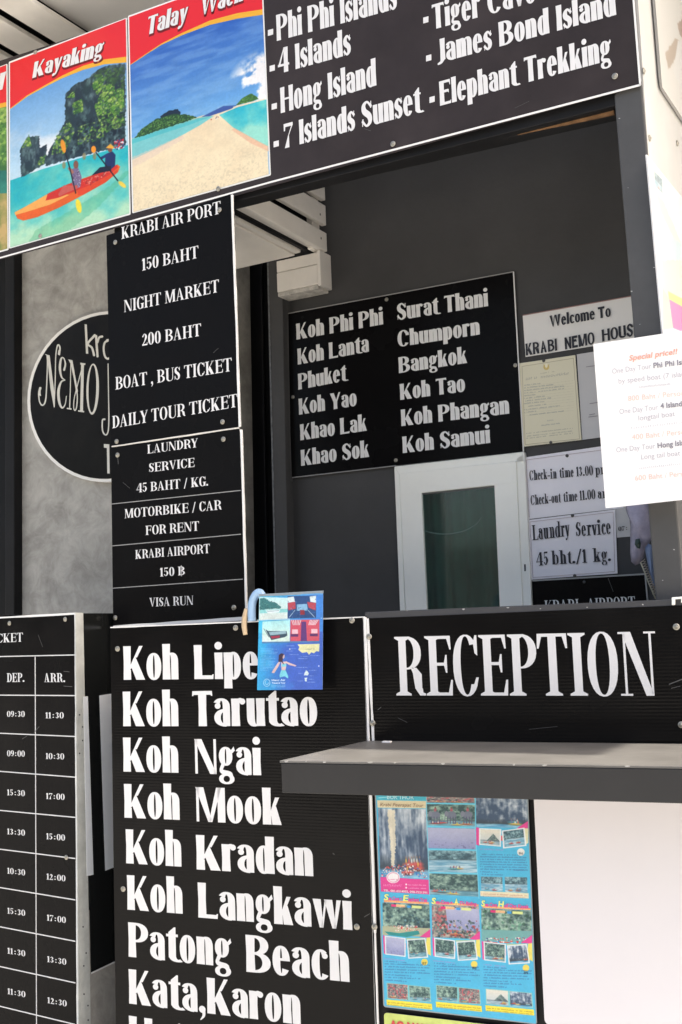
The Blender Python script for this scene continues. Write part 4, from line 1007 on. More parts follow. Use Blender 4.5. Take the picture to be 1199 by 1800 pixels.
for t, p0, p1 in (("KRABI", (924.8, 625), (979.5, 616)), ("NEMO", (993, 614.5), (1045.5, 604.5)), ("HOUSE", (1058.8, 600.5), (1126, 587.5))): letters('lettering', w1, AF, DP, BLOCK, t, p0, p1, 21, M_INK, lift=.004)
ce = paper('certificate', 'cream framed certificate pinned under the welcome sign', 'paper', [(912.5, 638.7), (1011.5, 624), (1022.6, 773.6), (919.8, 785.7)], d=DP-.001, pins=((956, 634), (968.5, 778)))
def zc8(p): return (900+p[0]/4.796, 500+p[1]/4.796)
CP = Pic('certificate_print', [(912.5, 638.7), (1011.5, 624), (1022.6, 773.6), (919.8, 785.7)], 330, 480, (.86, .84, .74), zc8)
CP.line([(85, 690), (518, 622), (570, 1302), (112, 1350), (85, 690)], 2, (150, 140, 110))
CP.line([(535, 595), (588, 1312), (95, 1370)], 2.5, (110, 104, 84))
CP.ell((290, 695), 26, 24, (214, 192, 120)); CP.ell((290, 682), 12, 18, (234, 228, 200)); CP.line([(268, 672), (276, 712), (300, 712), (314, 668)], 3, (196, 172, 96))
CP.scribble((240, 752), (355, 735), 10, (150, 145, 125))
CP.scribble((118, 805), (470, 757), 24, (110, 110, 110), .9, .05)
for i, (x0, x1) in enumerate(((105, 235), (105, 345), (105, 435), (105, 435), (105, 200), (105, 275), (105, 325), (105, 270), (140, 290), (105, 400), (105, 200), (150, 440))):
    y = 850+i*22+(8 if i > 8 else 0); CP.scribble((x0, y), (x1, y-(x1-x0)*.115), 11, (95, 100, 110), .8, .2); CP.line([(105, y+4), (520, y-44)], .7, (170, 165, 145), .7)
CP.scribble((250, 1190), (400, 1172), 12, (100, 104, 112), .8); CP.scribble((300, 1150), (345, 1145), 12, (120, 124, 130), .8)
for y in (1258, 1282, 1300): CP.scribble((122, y), (520, y-46), 10, (110, 110, 105), .7, .3)
CP.a = CP.a*1.08; picture('print', AF, DP-.001, CP, ce, lift=.003, bend=.003, n=8)
p2 = paper('white_document', 'plain white permit sheet partly behind the special price notice', 'paper', [(1013.8, 623), (1112, 607), (1122, 760), (1023.6, 773.2)], d=DP-.0005, m=mat('grey_white_paper', (.55, .55, .56), .5, .3))
for (x0, y0, x1) in ((625, 695, 700), (655, 1005, 722), (645, 1118, 722), (650, 1100, 700)):
    strip('print_line', AF, DP-.0045, zc8((x0, y0)), zc8((x1, y0-10)), 1.2, M_DKT, p2, .0003)
ci = paper('check_in_notice', 'laminated notice with check-in and check-out times, right of the window', 'notice', [(922.9, 804), (1088, 780), (1096, 893), (929, 912.5)], pins=((997, 801),))
def zc9(p): return (860+p[0]/4.6115, 790+p[1]/4.6115)
def Lz(e, f, t, a_, b_, cz, m=M_INK, d=DP): letters('lettering', e, AF, d, f, t, zc9(a_), zc9(b_), cz/4.6115, m, lift=.004)
Lz(ci, SERN, "Check-in", (328, 251), (548, 234), 78); Lz(ci, SERN, "time", (570, 231), (685, 221), 78); Lz(ci, SERN, "13.00", (708, 219), (843, 208), 78); Lz(ci, SERN, "pm", (865, 206), (960, 198), 78)
Lz(ci, SERN, "Check-out", (338, 451), (580, 428), 78); Lz(ci, SERN, "time", (602, 426), (716, 415), 78); Lz(ci, SERN, "11.00", (735, 413), (862, 401), 78); Lz(ci, SERN, "am", (882, 399), (975, 391), 78)
for e_, q in ((ci, [(300, 85), (1100, -20), (1120, 460), (325, 550)]),):
    for i in (0, 3): strip('edge_strip', AF, DP-.004, zc9(q[i]), zc9(q[(i+1) % 4]), .8, M_RPL if 0 else mat('pale_pink_rule', (.45, .38, .42), .6), e_, .0003)
la = paper('laundry_notice', 'laminated laundry price notice below the check-in times', 'notice', [(928, 914), (1081.5, 895.5), (1085.5, 1008), (933.7, 1018.8)], d=DP-.003, pins=((1006.5, 906.5), (1010.5, 1012)))
DL = DP-.003
Lz(la, SERN, "Laundry", (350, 737), (652, 700), 122, d=DL); Lz(la, SERN, "Service", (703, 706), (987, 684), 118, d=DL); Lz(la, SERN, "45", (383, 944), (484, 935), 108, d=DL); Lz(la, SERN, "bht./1", (514, 933), (792, 918), 108, d=DL); Lz(la, SERN, "kg.", (843, 913), (988, 903), 108, d=DL)
q = [(330, 588), (1005, 508), (1018, 990), (355, 1038)]
for i in range(4): strip('edge_strip', AF, DL-.004, zc9(q[i]), zc9(q[(i+1) % 4]), .8, MATS['pale_pink_rule'], la, .0003)
tm = paper('time_slip', 'small white slip with a handwritten time, right of the laundry notice', 'paper', [(1080, 890), (1104, 887), (1109.5, 943), (1084.5, 945)], d=DP+.001, m=MATS['grey_white_paper'])
letters('lettering', tm, AF, DP+.001, SERN, "07:", (1087, 933.5), (1104.5, 931.5), 7.5, M_INK, lift=.004)
kb2 = board('airport_board', 'low black airport sign, its lettering half hidden by the reception counter', 'sign board', AF, DB-.008, [(931.6, 1020.5), (1133.5, 1008), (1147, 1180), (938, 1190)], th=.006)
strip('edge_strip', AF, DB-.009, (931, 1021), (1134, 1009), 2.6, mat('dull_grey_edge', (.35, .35, .34), .5), kb2, .004); strip('edge_strip', AF, DB-.009, (1134, 1009), (1142, 1100), 2.4, MATS['dull_grey_edge'], kb2, .004)
letters('lettering', kb2, AF, DB-.008, SERF, "KRABI", (958, 1076), (1018, 1073.5), 20.5, MP); letters('lettering', kb2, AF, DB-.008, SERF, "AIRPORT", (1034, 1072.5), (1117, 1069), 20.5, MP)
screw(kb2, AF, DB-.012, (1027, 1023), .005, M_SCD)

# plastic pouch and coiled cable hanging beside the post
po = thing('plastic_pouch', 'crumpled lilac plastic pouch with a blue tail hanging between the slip and the corner post', 'pouch', AF, on(AF, 3.4, (1120, 995)))
def zp(x, y): return (1020+x/6.698, 860+y/6.698)
def pouch(name, pts, m, d, bulge):
    P = [np.array(zp(*p)) for p in pts]; c = np.mean(P, 0); V = [on(AF, d-bulge, c)]; n = len(P); rings = 4
    for r_ in range(1, rings+1):
        k = r_/rings
        for p in P: V.append(on(AF, d-bulge*(1-k*k)+random.uniform(-.004, .004)*(k < 1), c+(p-c)*k))
    F = [(0, 1+(i+1) % n, 1+i) for i in range(n)]
    for r_ in range(rings-1):
        for i in range(n): a_ = 1+r_*n+i; b_ = 1+r_*n+(i+1) % n; F.append((a_, b_, b_+n, a_+n))
    o = mesh_obj(name, V, F, m, po, smooth=True); so = o.modifiers.new('t', 'SOLIDIFY'); so.thickness = .003; return o
pouch('bag', [(545, 235), (570, 300), (600, 380), (600, 560), (600, 760), (608, 850), (650, 892), (700, 870), (740, 800), (760, 700), (800, 640), (850, 560), (840, 400), (815, 260), (780, 120), (640, 100), (540, 130)], mat('lilac_plastic', (.34, .32, .42), .25, .5, bump=.9, bscale=14, var=.3, vscale=16), 3.42, .02)
pouch('blue_tail', [(760, 690), (800, 640), (850, 660), (862, 860), (872, 1000), (885, 1180), (850, 1120), (815, 1000), (790, 860)], mat('blue_grey_plastic', (.16, .22, .36), .3, .5, bump=.8, bscale=14, var=.3, vscale=18), 3.40, .012)
pouch('dark_clip', [(650, 590), (700, 580), (715, 640), (705, 700), (670, 695), (640, 650)], mat('dark_green_clip', (.03, .06, .05), .4), 3.385, .01)
def tube(name, pts, r, m, parent, k=8, a=AF):
    V = []; F = []; pts = [np.array(p) for p in pts]; n = len(pts)
    rr = r if hasattr(r, '__len__') else [r]*n
    up = np.array([0.13, .2, 1.0])
    for i, p in enumerate(pts):
        t = pts[min(i+1, n-1)]-pts[max(i-1, 0)]; t = t/(np.linalg.norm(t)+1e-9)
        s = np.cross(t, aw(a)); s = s/(np.linalg.norm(s)+1e-9); q = np.cross(s, t)
        for j in range(k): an = 2*math.pi*j/k; V.append(p+rr[i]*(s*math.cos(an)+q*math.sin(an)))
    for i in range(n-1):
        for j in range(k): F.append((i*k+j, i*k+(j+1) % k, (i+1)*k+(j+1) % k, (i+1)*k+j))
    F += [tuple(range(k))[::-1], tuple((n-1)*k+j for j in range(k))]
    return mesh_obj(name, V, F, m, parent, a, smooth=True)
A_, B_ = on(AF, 3.40, zp(735, 830)), on(AF, 3.38, zp(882, 1240)); u_ = (B_-A_)/np.linalg.norm(B_-A_); s1 = np.cross(u_, aw(AF)); pts = []
for i in range(260):
    t = i/259; pts.append(A_+(B_-A_)*t+.006*(s1*math.cos(t*88)+aw(AF)*math.sin(t*88)))
o = tube('coiled_cable', pts, .0012, mat('pale_brown_cable', (.42, .36, .30), .5), None, 5); tag(o, 'thin pale coiled cable hanging below the plastic pouch', 'cable')
o = tube('cord', [on(AF, 3.37, zp(710, 860)), on(AF, 3.37, zp(760, 980)), on(AF, 3.37, zp(800, 1090)), on(AF, 3.37, zp(888, 1290))], .002, mat('cream_cord', (.5, .47, .36), .6), None, 6); tag(o, 'thin cream cord slanting beside the coiled cable', 'cord')

# ------------------------------------------------------------------ right flank of the booth
TS = tdz(AF, on(AF, DF+.012, (1128, 150)))[0]; DSd = -(TS+.004)
def side(p): return p
fl = [loc(AF, TS+.004, d_, z_) for d_, z_ in ((DF+.02, 0), (7.5, 0), (7.5, 4.6), (DF+.02, 4.6))]
o = mesh_obj('side_wall', slab_pts(fl, -rt(AF), .03), [(0, 1, 2, 3), (7, 6, 5, 4), (0, 4, 5, 1), (1, 5, 6, 2), (2, 6, 7, 3), (3, 7, 4, 0)], M_METAL, None, AF); tag(o, kind='structure')
sp = thing('side_poster', 'white rounded poster with a glare-paled figure high on the sunlit side wall', 'poster', ASIDE, on(ASIDE, DSd-.012, (1164, 153)))
PQ = [(1151.7, 0), (1235, 138), (1245, 330), (1164, 153)]
PQ = [(1146, -70), (1300, 130), (1300, 361), (1164, 153)]
rboard('panel', ASIDE, DSd-.012, PQ, .008, .03, [M_PAP, mat('light_grey_edge', (.45, .44, .43), .5)], sp, 1)
PF = Pic('side_poster_print', PQ, 200, 300, (.93, .92, .89)); PF.poly([(1178, 30), (1188, 12), (1206, 15), (1206, 60), (1190, 62), (1182, 50)], (176, 150, 132), 1, 1); PF.poly([(1166, 95), (1176, 60), (1183, 62), (1180, 90), (1170, 120)], (190, 170, 150), 1, 1); PF.poly([(1180, 62), (1199, 60), (1210, 200), (1176, 120)], (238, 236, 232))
PF.a[:] = PF.a*.7+.27; picture('print', ASIDE, DSd-.012, PF, sp, lift=.002)  # print blended towards white, glare of the sunlit wall in its colours
s2 = thing('side_notice', 'white photo notice with a magenta corner on the sunlit side wall beside the post', 'poster', ASIDE, on(ASIDE, DSd-.008, (1165, 583)))
NQ = [(1137, 271), (1250, 409), (1262, 660), (1165.5, 590)]
rboard('panel', ASIDE, DSd-.008, NQ, .004, .004, [M_PAP, M_PAP], s2)
def z3(p): return (1040+p[0]/3, p[1]/3)
NP = Pic('side_notice_print', NQ, 260, 420, (.93, .95, .96), z3)
NP.photo([(330, 905), (372, 950), (376, 1040), (335, 1000)], 'lagoon', 3); NP.poly([(340, 1035), (380, 1080), (470, 1300), (455, 1330), (370, 1150)], (214, 200, 180), .7, 2); NP.poly([(360, 1330), (400, 1260), (470, 1300), (480, 1400), (400, 1420)], (150, 220, 214), .8, 3); NP.poly([(370, 1400), (480, 1400), (480, 1640), (380, 1600)], (214, 190, 160), .6, 3)
NP.poly([(405, 1560), (480, 1600), (480, 1650), (410, 1610)], (240, 210, 60)); NP.poly([(410, 1600), (480, 1640), (480, 1760), (430, 1740)], (226, 40, 140)); NP.a[:] = NP.a; NP.poly([(375, 1540), (410, 1600), (430, 1740), (378, 1745)], (200, 190, 150), .8)
NP.a[:] = NP.a*.45+.53; picture('print', ASIDE, DSd-.008, NP, s2, lift=.003)  # overexposed look mixed into the notice colours as white
for p in ((1131, 125), (1141.5, 243), (1190, 252)):
    o = screw(s2 if p[1] > 200 else sp, ASIDE, DSd-.001, p, .009)

# ------------------------------------------------------------------ special price notice on the post
DN = DF-.075
QN = [(1042.8, 604.8), (1262, 572), (1278, 870), (1064.8, 893.5)]
no = paper('special_price_notice', 'white special price sheet for day tours, hung in front of the corner post', 'notice', QN, d=DN, m=mat('bright_white_paper', (.88, .88, .88), .6, .3), bend=.004)
def z7(x, y): return (1030+x/5.4556, 570+y/5.4556)
def N_(t, a_, b_, m, bold=0, sl=0, cap=9.6): inter('lettering', no, AF, DN, t, z7(*a_), z7(*b_), cap, m, bold=bold, slant=sl, lift=.003)
N_("Special price!!", (412, 350), (872, 285), M_RDT, .025, .18); N_("One Day Tour", (252, 476), (626, 424), M_GRT); N_("Phi Phi Island", (648, 421), (1045, 372), M_DKT, .025)
N_("by speed boat (7 island)", (314, 570), (1010, 492), M_GRT); N_("800 Baht / Person", (405, 737), (945, 682), M_RPL); N_("One Day Tour", (322, 862), (692, 818), M_GRT); N_("4 Island by", (716, 808), (1010, 775), M_DKT, .025); N_("longtail boat", (505, 925), (855, 880), M_GRT)
N_("400 Baht / Person", (442, 1108), (985, 1050), M_RPL); N_("One Day Tour", (292, 1230), (664, 1190), M_GRT); N_("Hong Island", (688, 1188), (1010, 1150), M_DKT, .025); N_("Long tail boat", (530, 1297), (905, 1258), M_GRT); N_("600 Baht / Person", (472, 1500), (1010, 1450), M_RPL)
def squig(p, q):
    S = []; n = 22
    for i in range(n):
        x = p[0]+(q[0]-p[0])*i/n; y = p[1]+(q[1]-p[1])*i/n; r_ = random.random()
        S += stroke([z7(x, y), z7(x+3, y-random.uniform(12, 24)), z7(x+8, y-random.uniform(4, 20)), z7(x+9, y)], [.5, .5, .5, .5], 2, False)
    return pxshapes('small_print', no, AF, DN-.003, S, M_GRT)
squig((510, 614), (815, 582)); squig((435, 1008), (935, 950)); squig((512, 1392), (930, 1345))

# ------------------------------------------------------------------ counter: front panel, ledge, shelf
ZT = on(AC, DC, (1000, 1070))[2]
co = thing('counter', 'black painted reception counter with a raised ledge and a grey topped shelf', 'counter', AC, on(AC, DC, (900, 1790))*np.array([1, 1, 0]))
tc_ = lambda p: tdz(AC, on(AC, DC, p))[0]
tA, tB, tC = tc_((203, 1500)), tc_((655, 1300)), tc_((1199, 1300))+.5
boxl('front_panel', AC, tA, tC, DC+.008, DC+.03, 0, ZT-.012, M_BLK, co)
zl0 = on(AC, DC, (1000, 1061))[2]
boxl('ledge', AC, tB-.01, tC, DC+.001, DC+.09, zl0-.022, zl0, mat('counter_ledge_paint', (.045, .046, .05), .5, .4, var=.2, scratch=.3), co)
boxl('end_panel', AC, tA, tA+.02, DC+.031, DC+.35, 0, ZT-.03, M_BLK, co)
ZS = on(AC, DC, (655, 1302))[2]
P = [onz(ZS, p) for p in ((494, 1337), (1240, 1347.5))]
ux = P[1]-P[0]; ux /= np.linalg.norm(ux)
bk0 = on(AC, DC, (645, 1302)); bk0[2] = ZS; bk1 = on(AC, DC, (1280, 1302)); bk1[2] = ZS
top = [P[0], P[1]+ux*.4, bk1+rt(AC)*.3, bk0]
hS = P[0][2]-(CAM+ray((497, 1394))*((P[0][1])/ray((497, 1394))[1]))[2]
def prism(name, pts, z0, z1, m, parent, bev=.002, fm=None):
    n = len(pts); V = [np.array([p[0], p[1], z0]) for p in pts]+[np.array([p[0], p[1], z1]) for p in pts]
    F = [tuple(range(n))[::-1], tuple(range(n, 2*n))]+[(i, (i+1) % n, n+(i+1) % n, n+i) for i in range(n)]
    o = mesh_obj(name, V, F, m, parent, fm=fm)
    if bev: bevel(o, bev)
    return o
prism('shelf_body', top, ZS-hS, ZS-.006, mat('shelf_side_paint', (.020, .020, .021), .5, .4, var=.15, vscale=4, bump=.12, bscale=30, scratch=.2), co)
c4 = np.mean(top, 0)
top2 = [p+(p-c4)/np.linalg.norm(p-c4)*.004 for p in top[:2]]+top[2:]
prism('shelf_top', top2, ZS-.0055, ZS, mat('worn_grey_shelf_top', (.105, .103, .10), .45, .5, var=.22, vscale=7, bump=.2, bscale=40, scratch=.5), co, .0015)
bt = boxl('paper_scrap', AC, tc_((683, 1304)), tc_((697, 1304)), DC-.05, DC-.035, ZS+.0005, ZS+.004, M_PAP, None, 0); tag(bt, 'tiny white paper scrap lying at the back of the shelf', 'paper scrap')

# reception board and the big island list
DR = DC-.004
re_ = board('reception_board', 'black RECEPTION board on the counter front above the shelf', 'sign board', AC, DR, [(643, 1087), (1290, 1060), (1290, 1303), (655, 1303)], th=.005, m=M_BRH)
strip('edge_strip', AC, DR-.001, (646, 1087), (656, 1302), 4.2, M_WE, re_, .004, .0004, 8)
letters('lettering', re_, AC, DR, Font(.155, .028, .70, True, .025, .76, .3), "RECEPTION", (697, 1222.5), (1157.6, 1223), 103, M_WL)
for p in ((649, 1119), (655.5, 1271), (1189, 1102), (1198, 1274)): screw(re_, AC, DR-.002, p, .0085)
kl = board('destination_board', 'tall black board listing Koh Lipe to Kata and Karon in large white words', 'sign board', AC, DR, [(194, 1105), (638, 1086), (664, 1960), (206, 1960)], th=.005, m=M_BRH)
strip('edge_strip', AC, DR-.002, (641, 1085), (659, 1640), 4.4, M_WE, kl, .005, .0005, 14); strip('edge_strip', AC, DR-.002, (659, 1640), (667, 1900), 2.6, M_WE, kl, .005, .0004, 8); strip('edge_strip', AC, DR-.002, (194, 1103), (641, 1084.5), 1.8, M_WE, kl, .004, .0003, 8)
def z7b(p): return (190+p[0]/2.3078, 1020+p[1]/2.3078)
for i, (ka, kb_, t, ta, tb, c) in enumerate((((65, 404), (286, 402), "Lipe", (352, 401), (612, 400), 136), ((63, 592), (286, 592), "Tarutao", (345, 592), (850, 590), 140), ((64, 776), (286, 781), "Ngai", (352, 784), (620, 791), 138), ((68, 963), (291, 972), "Mook", (357, 978), (703, 993), 137), ((75, 1148), (298, 1162), "Kradan", (361, 1173), (833, 1201), 138), ((80, 1336), (303, 1353), "Langkawi", (368, 1368), (990, 1419), 140))):
    letters('lettering', kl, AC, DR, DISP, "Koh", z7b(ka), z7b(kb_), c/2.3078, M_WL); letters('lettering', kl, AC, DR, DISP, t, z7b(ta), z7b(tb), (c+2)/2.3078, M_WL)
letters('lettering', kl, AC, DR, DISP, "Patong", z7b((85, 1527)), z7b((500, 1570)), 60.5, M_WL); letters('lettering', kl, AC, DR, DISP, "Beach", z7b((563, 1588)), z7b((980, 1630)), 65, M_WL)
letters('lettering', kl, AC, DR, DISP, "Kata,Karon", z7b((87, 1717)), z7b((782, 1803)), 60.5, M_WL); letters('lettering', kl, AC, DR, DISP, "Hat Yai", z7b((88, 1906)), z7b((560, 1980)), 60.5, M_WL)
for p in ((207, 1140.5), (414.5, 1103.6), (619, 1090.6), (217, 1562.5), (627.6, 1629)): screw(kl, AC, DR-.002, p, .0085)
screw(kl, AC, DR-.003, (658.7, 1629), .0085)

# leaflet in its plastic sleeve and the hooked handle
DLf = DC-.05
LFQ = [(456, 1047), (567.9, 1042.5), (566.8, 1212), (452, 1213)]
lf = paper('leaflet', 'blue speedboat tour leaflet in a clear sleeve hanging over the counter edge', 'leaflet', LFQ, d=DLf, m=mat('leaflet_paper', (.3, .45, .7), .4), a=AC, bend=.008)
def z4(p): return (420+p[0]/6.661, 1020+p[1]/6.661)
LP = Pic('leaflet_print', LFQ, 330, 500, (.2, .45, .85), z4)
YY = np.linspace(0, 1, 500)[:, None]*np.ones((1, 330)); XX = np.linspace(0, 1, 330)[None]*np.ones((500, 1)); ln = vnoise(500, 330, 60, 5, 4)
LP.a[:] = LP.mix((40, 170, 226), (58, 92, 196), XX*2.2+(ln-.5)*.8-.1); LP.a[:200] = LP.mix((60, 190, 232), (60, 130, 220), XX*1.2)[:200]
LP.poly([(240, 195), (570, 205), (570, 445), (235, 460)], LP.mix((200, 240, 240), (226, 232, 224), YY*4)); LP.poly([(245, 215), (300, 205), (360, 250), (420, 255), (490, 305), (490, 325), (245, 345)], (50, 110, 110), 1, 2); LP.blobs([(245, 215), (300, 205), (420, 255), (490, 320), (245, 340)], 110, 1, 3, [(40, 96, 100), (90, 150, 140), (30, 80, 80)], .8)
LP.poly([(245, 345), (570, 330), (570, 372), (245, 385)], (120, 210, 210), .8); LP.poly([(310, 350), (480, 340), (470, 372), (340, 385)], (236, 246, 246)); LP.line([(330, 362), (470, 352)], 2, (90, 120, 140))
LP.poly([(570, 185), (905, 180), (905, 435), (570, 445)], (36, 66, 120)); LP.poly([(570, 200), (640, 190), (660, 250), (570, 262)], (226, 236, 236)); LP.poly([(830, 190), (905, 180), (905, 262), (840, 250)], (226, 236, 236)); LP.poly([(570, 262), (660, 250), (668, 330), (580, 350)], (190, 60, 70)); LP.poly([(800, 250), (905, 262), (900, 350), (820, 320)], (190, 60, 70)); LP.poly([(680, 280), (800, 275), (810, 350), (680, 355)], (140, 190, 226)); LP.poly([(715, 345), (770, 345), (775, 400), (720, 400)], (150, 40, 50)); LP.line([(660, 345), (590, 430)], 3, (180, 200, 220)); LP.line([(810, 345), (890, 430)], 3, (180, 200, 220)); LP.blobs([(570, 185), (905, 180), (905, 435), (570, 445)], 80, 1, 3, [(20, 40, 90), (60, 100, 170), (100, 140, 200)], .6)
LP.poly([(275, 480), (600, 460), (600, 715), (270, 725)], LP.mix((170, 236, 240), (220, 240, 226), (YY-.25)*5)); LP.poly([(310, 570), (345, 590), (560, 590), (570, 640), (540, 660), (380, 695), (345, 640)], (50, 70, 84)); LP.poly([(350, 600), (550, 590), (555, 620), (365, 640)], (150, 180, 190)); LP.poly([(370, 650), (480, 640), (480, 665), (385, 680)], (170, 40, 60)); LP.line([(290, 560), (350, 660)], 2, (60, 60, 70)); LP.poly([(275, 640), (330, 640), (380, 710), (275, 720)], (226, 240, 236))
LP.poly([(605, 460), (945, 455), (943, 705), (605, 708)], (214, 74, 92)); LP.poly([(735, 480), (790, 480), (800, 705), (728, 705)], (92, 44, 110))
for i in range(6): LP.line([(620+i*22, 460), (640+i*14, 520)], 3, (240, 240, 244)); LP.line([(840+i*18, 458), (820+i*14, 520)], 3, (240, 240, 244))
for x, y in ((625, 570), (850, 565)): LP.poly([(x, y), (x+70, y), (x+72, y+50), (x, y+52)], (244, 190, 200)); LP.poly([(x-15, y+55), (x+75, y+55), (x+75, y+85), (x-15, y+85)], (90, 40, 90))
LP.poly([(270, 716), (944, 704), (944, 722), (270, 734)], (70, 120, 170))
LP.poly([(690, 745), (945, 738), (940, 830), (905, 825), (880, 850), (850, 838), (822, 868), (800, 835), (745, 845), (700, 810), (712, 775)], (240, 232, 170)); LP.scribble((778, 808), (880, 804), 14, (70, 80, 80))
for i in range(15): LP.scribble((252, 800+i*18), (252+[190, 130, 200, 190, 60, 150, 170, 120, 170, 150, 160, 180, 160, 190, 90][i], 806+i*18), 9, (150, 200, 240), .8, .12)
for (x, y, w_) in ((560, 765, 90), (600, 800, 70), (560, 826, 70), (600, 868, 100), (730, 890, 90), (830, 880, 110), (700, 916, 100), (680, 1020, 120), (825, 1055, 80), (700, 1090, 50), (830, 1120, 40), (820, 1160, 50), (690, 1180, 60), (800, 1195, 90)): LP.scribble((x, y), (x+w_, y), 8, (190, 214, 250), .8)
LP.poly([(770, 1080), (790, 1045), (820, 1085), (810, 1110), (760, 1110)], (225, 238, 240), 1, 1.5); LP.poly([(768, 1140), (800, 1135), (795, 1185), (775, 1180)], (225, 238, 240), 1, 1.5); LP.ell((936, 1000), 7, 9, (240, 244, 250)); LP.ell((600, 800), 8, 8, (240, 244, 250))
sk = (232, 190, 186)
LP.poly([(470, 945), (490, 950), (470, 1000), (415, 1085), (385, 1080), (400, 1050), (440, 990)], sk); LP.poly([(555, 940), (580, 955), (660, 985), (680, 995), (665, 1005), (600, 990), (555, 965)], sk); LP.poly([(500, 950), (560, 945), (558, 1010), (548, 1050), (505, 1050), (498, 1000)], sk); LP.poly([(505, 975), (558, 970), (560, 1005), (505, 1010)], (130, 214, 226)); LP.poly([(500, 1050), (550, 1048), (582, 1120), (580, 1148), (540, 1120), (484, 1135), (478, 1110)], (120, 216, 232)); LP.ell((520, 885), 20, 28, sk); LP.poly([(470, 870), (500, 850), (530, 858), (520, 880), (515, 940), (535, 990), (500, 950), (465, 950)], (60, 34, 54), 1, 1.5)
LP.line([(328+38*math.cos(t), 1198+44*math.sin(t)) for t in np.linspace(0, 6.283, 20)], 3, (190, 225, 250)); LP.line([(328+20*math.cos(t), 1195+24*math.sin(t)) for t in np.linspace(0, 4.5, 14)], 3, (190, 225, 250)); LP.scribble((380, 1232), (545, 1230), 9, (190, 220, 250)); LP.scribble((380, 1250), (545, 1248), 9, (190, 220, 250))
LP.poly([(230, 175), (985, 150), (985, 165), (232, 192)], (120, 190, 225), .6)
LP.a[:] = LP.a*.88+np.array([.55, .78, .9])*.12; LP.soften(.06); picture('print', AC, DLf, LP, lf, lift=.002, bend=.008, n=8)  # pale cyan mixed in as painted gloss of the clear sleeve
MLB = mat('pale_blue_print', (.62, .78, .92), .5)
inter('lettering', lf, AC, DLf, "Hang Air", z4((385, 1180)), z4((545, 1178)), 3.4, MLB, bold=.02, lift=.007); inter('lettering', lf, AC, DLf, "Travel & Tour", z4((385, 1212)), z4((545, 1210)), 3.0, MLB, bold=.02, lift=.007)
slab('sleeve_edge', AC, DLf-.0022, [(455, 1044.5), (568.5, 1038), (568.3, 1043), (455.5, 1048.5)], .0015, mat('clear_grey_sleeve', (.25, .3, .34), .2, .5), lf)
slab('sleeve_fold', AC, DLf-.0022, [(452, 1089.5), (566, 1086), (566, 1087), (452, 1090.7)], .001, mat('sleeve_fold_line', (.5, .7, .75), .2, .5), lf)
hk = [(452, 1092), (447, 1070), (444.5, 1058), (446, 1047), (450, 1041), (456, 1040), (461, 1045), (464, 1054)]
hk = [(443, 1092), (442.5, 1072), (444, 1058), (448.5, 1047), (454, 1042), (459, 1044), (463, 1052)]
hd = thing('hooked_handle', 'pale blue crooked handle with a tan tip hooked over the counter beside the leaflet', 'umbrella handle', AC, on(AC, DC-.03, (440, 1110)))
tube('crook', [on(AC, DC-.035, p[:2]) for p in cat([np.array(q, float) for q in hk], 5)], .0125, mat('pale_blue_plastic', (.30, .47, .68), .3, .5), hd, 12, AC)
tube('tip', [on(AC, DC-.04, p[:2]) for p in cat([np.array(q, float) for q in ((433.5, 1070), (430.5, 1085), (429.5, 1100), (431.5, 1116))], 5)], [.0065+.002*math.sin(i/15*3.14) for i in range(16)], mat('tan_wood_tip', (.56, .43, .28), .5, .4, var=.15, vscale=30), hd, 12, AC)

# ------------------------------------------------------------------ brochure board, white sheet
DQ = DC-.004
def z5(p): return (650+p[0]/3.868, 1380+p[1]/3.868)
def z6(p): return (650+p[0]/3.868, 1560+p[1]/3.868)
bq = [(659.5, 1362), (925, 1368), (942.3, 1799), (676, 1768)]
fr = thing('brochure_board', 'blue cave canoe tour brochure board with small photographs, under the shelf', 'poster', AC, on(AC, DQ, bq[3]))
rboard('panel', AC, DQ, grow(bq, 2.0), .003, .008, [mat('grey_laminate_edge', (.25, .3, .32), .3), M_BLK], fr, 1)
Bp = Pic('brochure_print', bq, 640, 1000, (.26, .72, .88), z5)
cy_, mg_ = (70, 190, 226), (226, 66, 148)
Bp.poly([(30, -90), (380, -90), (382, 110), (44, 105)], (60, 180, 205)); Bp.line([(60, 90), (380, 60)], 4, (150, 226, 236)); Bp.poly([(50, 106), (382, 112), (382, 162), (54, 158)], (226, 214, 178))
Bp.photo([(56, 160), (382, 165), (400, 645), (72, 635)], 'cave', 5); Bp.poly([(120, 175), (170, 170), (178, 400), (168, 560), (150, 560), (140, 400)], (236, 226, 200), .85, 3)
Bp.blobs([(80, 600), (110, 560), (270, 540), (390, 600), (390, 640), (80, 630)], 160, 1.5, 4, [(220, 80, 80), (240, 240, 240), (60, 110, 190), (230, 170, 150)], .9)
Bp.poly([(72, 632), (400, 652), (404, 752), (76, 732)], mg_)
for (q, k_, s_) in (([(383, 70), (712, 80), (714, 126), (384, 122)], 'crowd', 1), ([(386, 132), (715, 138), (718, 288), (390, 280)], 'forest', 2), ([(390, 294), (718, 302), (720, 444), (394, 436)], 'dusk', 3), ([(394, 450), (722, 456), (730, 606), (400, 598)], 'lagoon', 4), ([(402, 608), (735, 618), (740, 768), (406, 752)], 'forest', 6), ([(720, 84), (1072, 90), (1076, 300), (724, 290)], 'cave', 7)): Bp.photo(q, k_, s_)
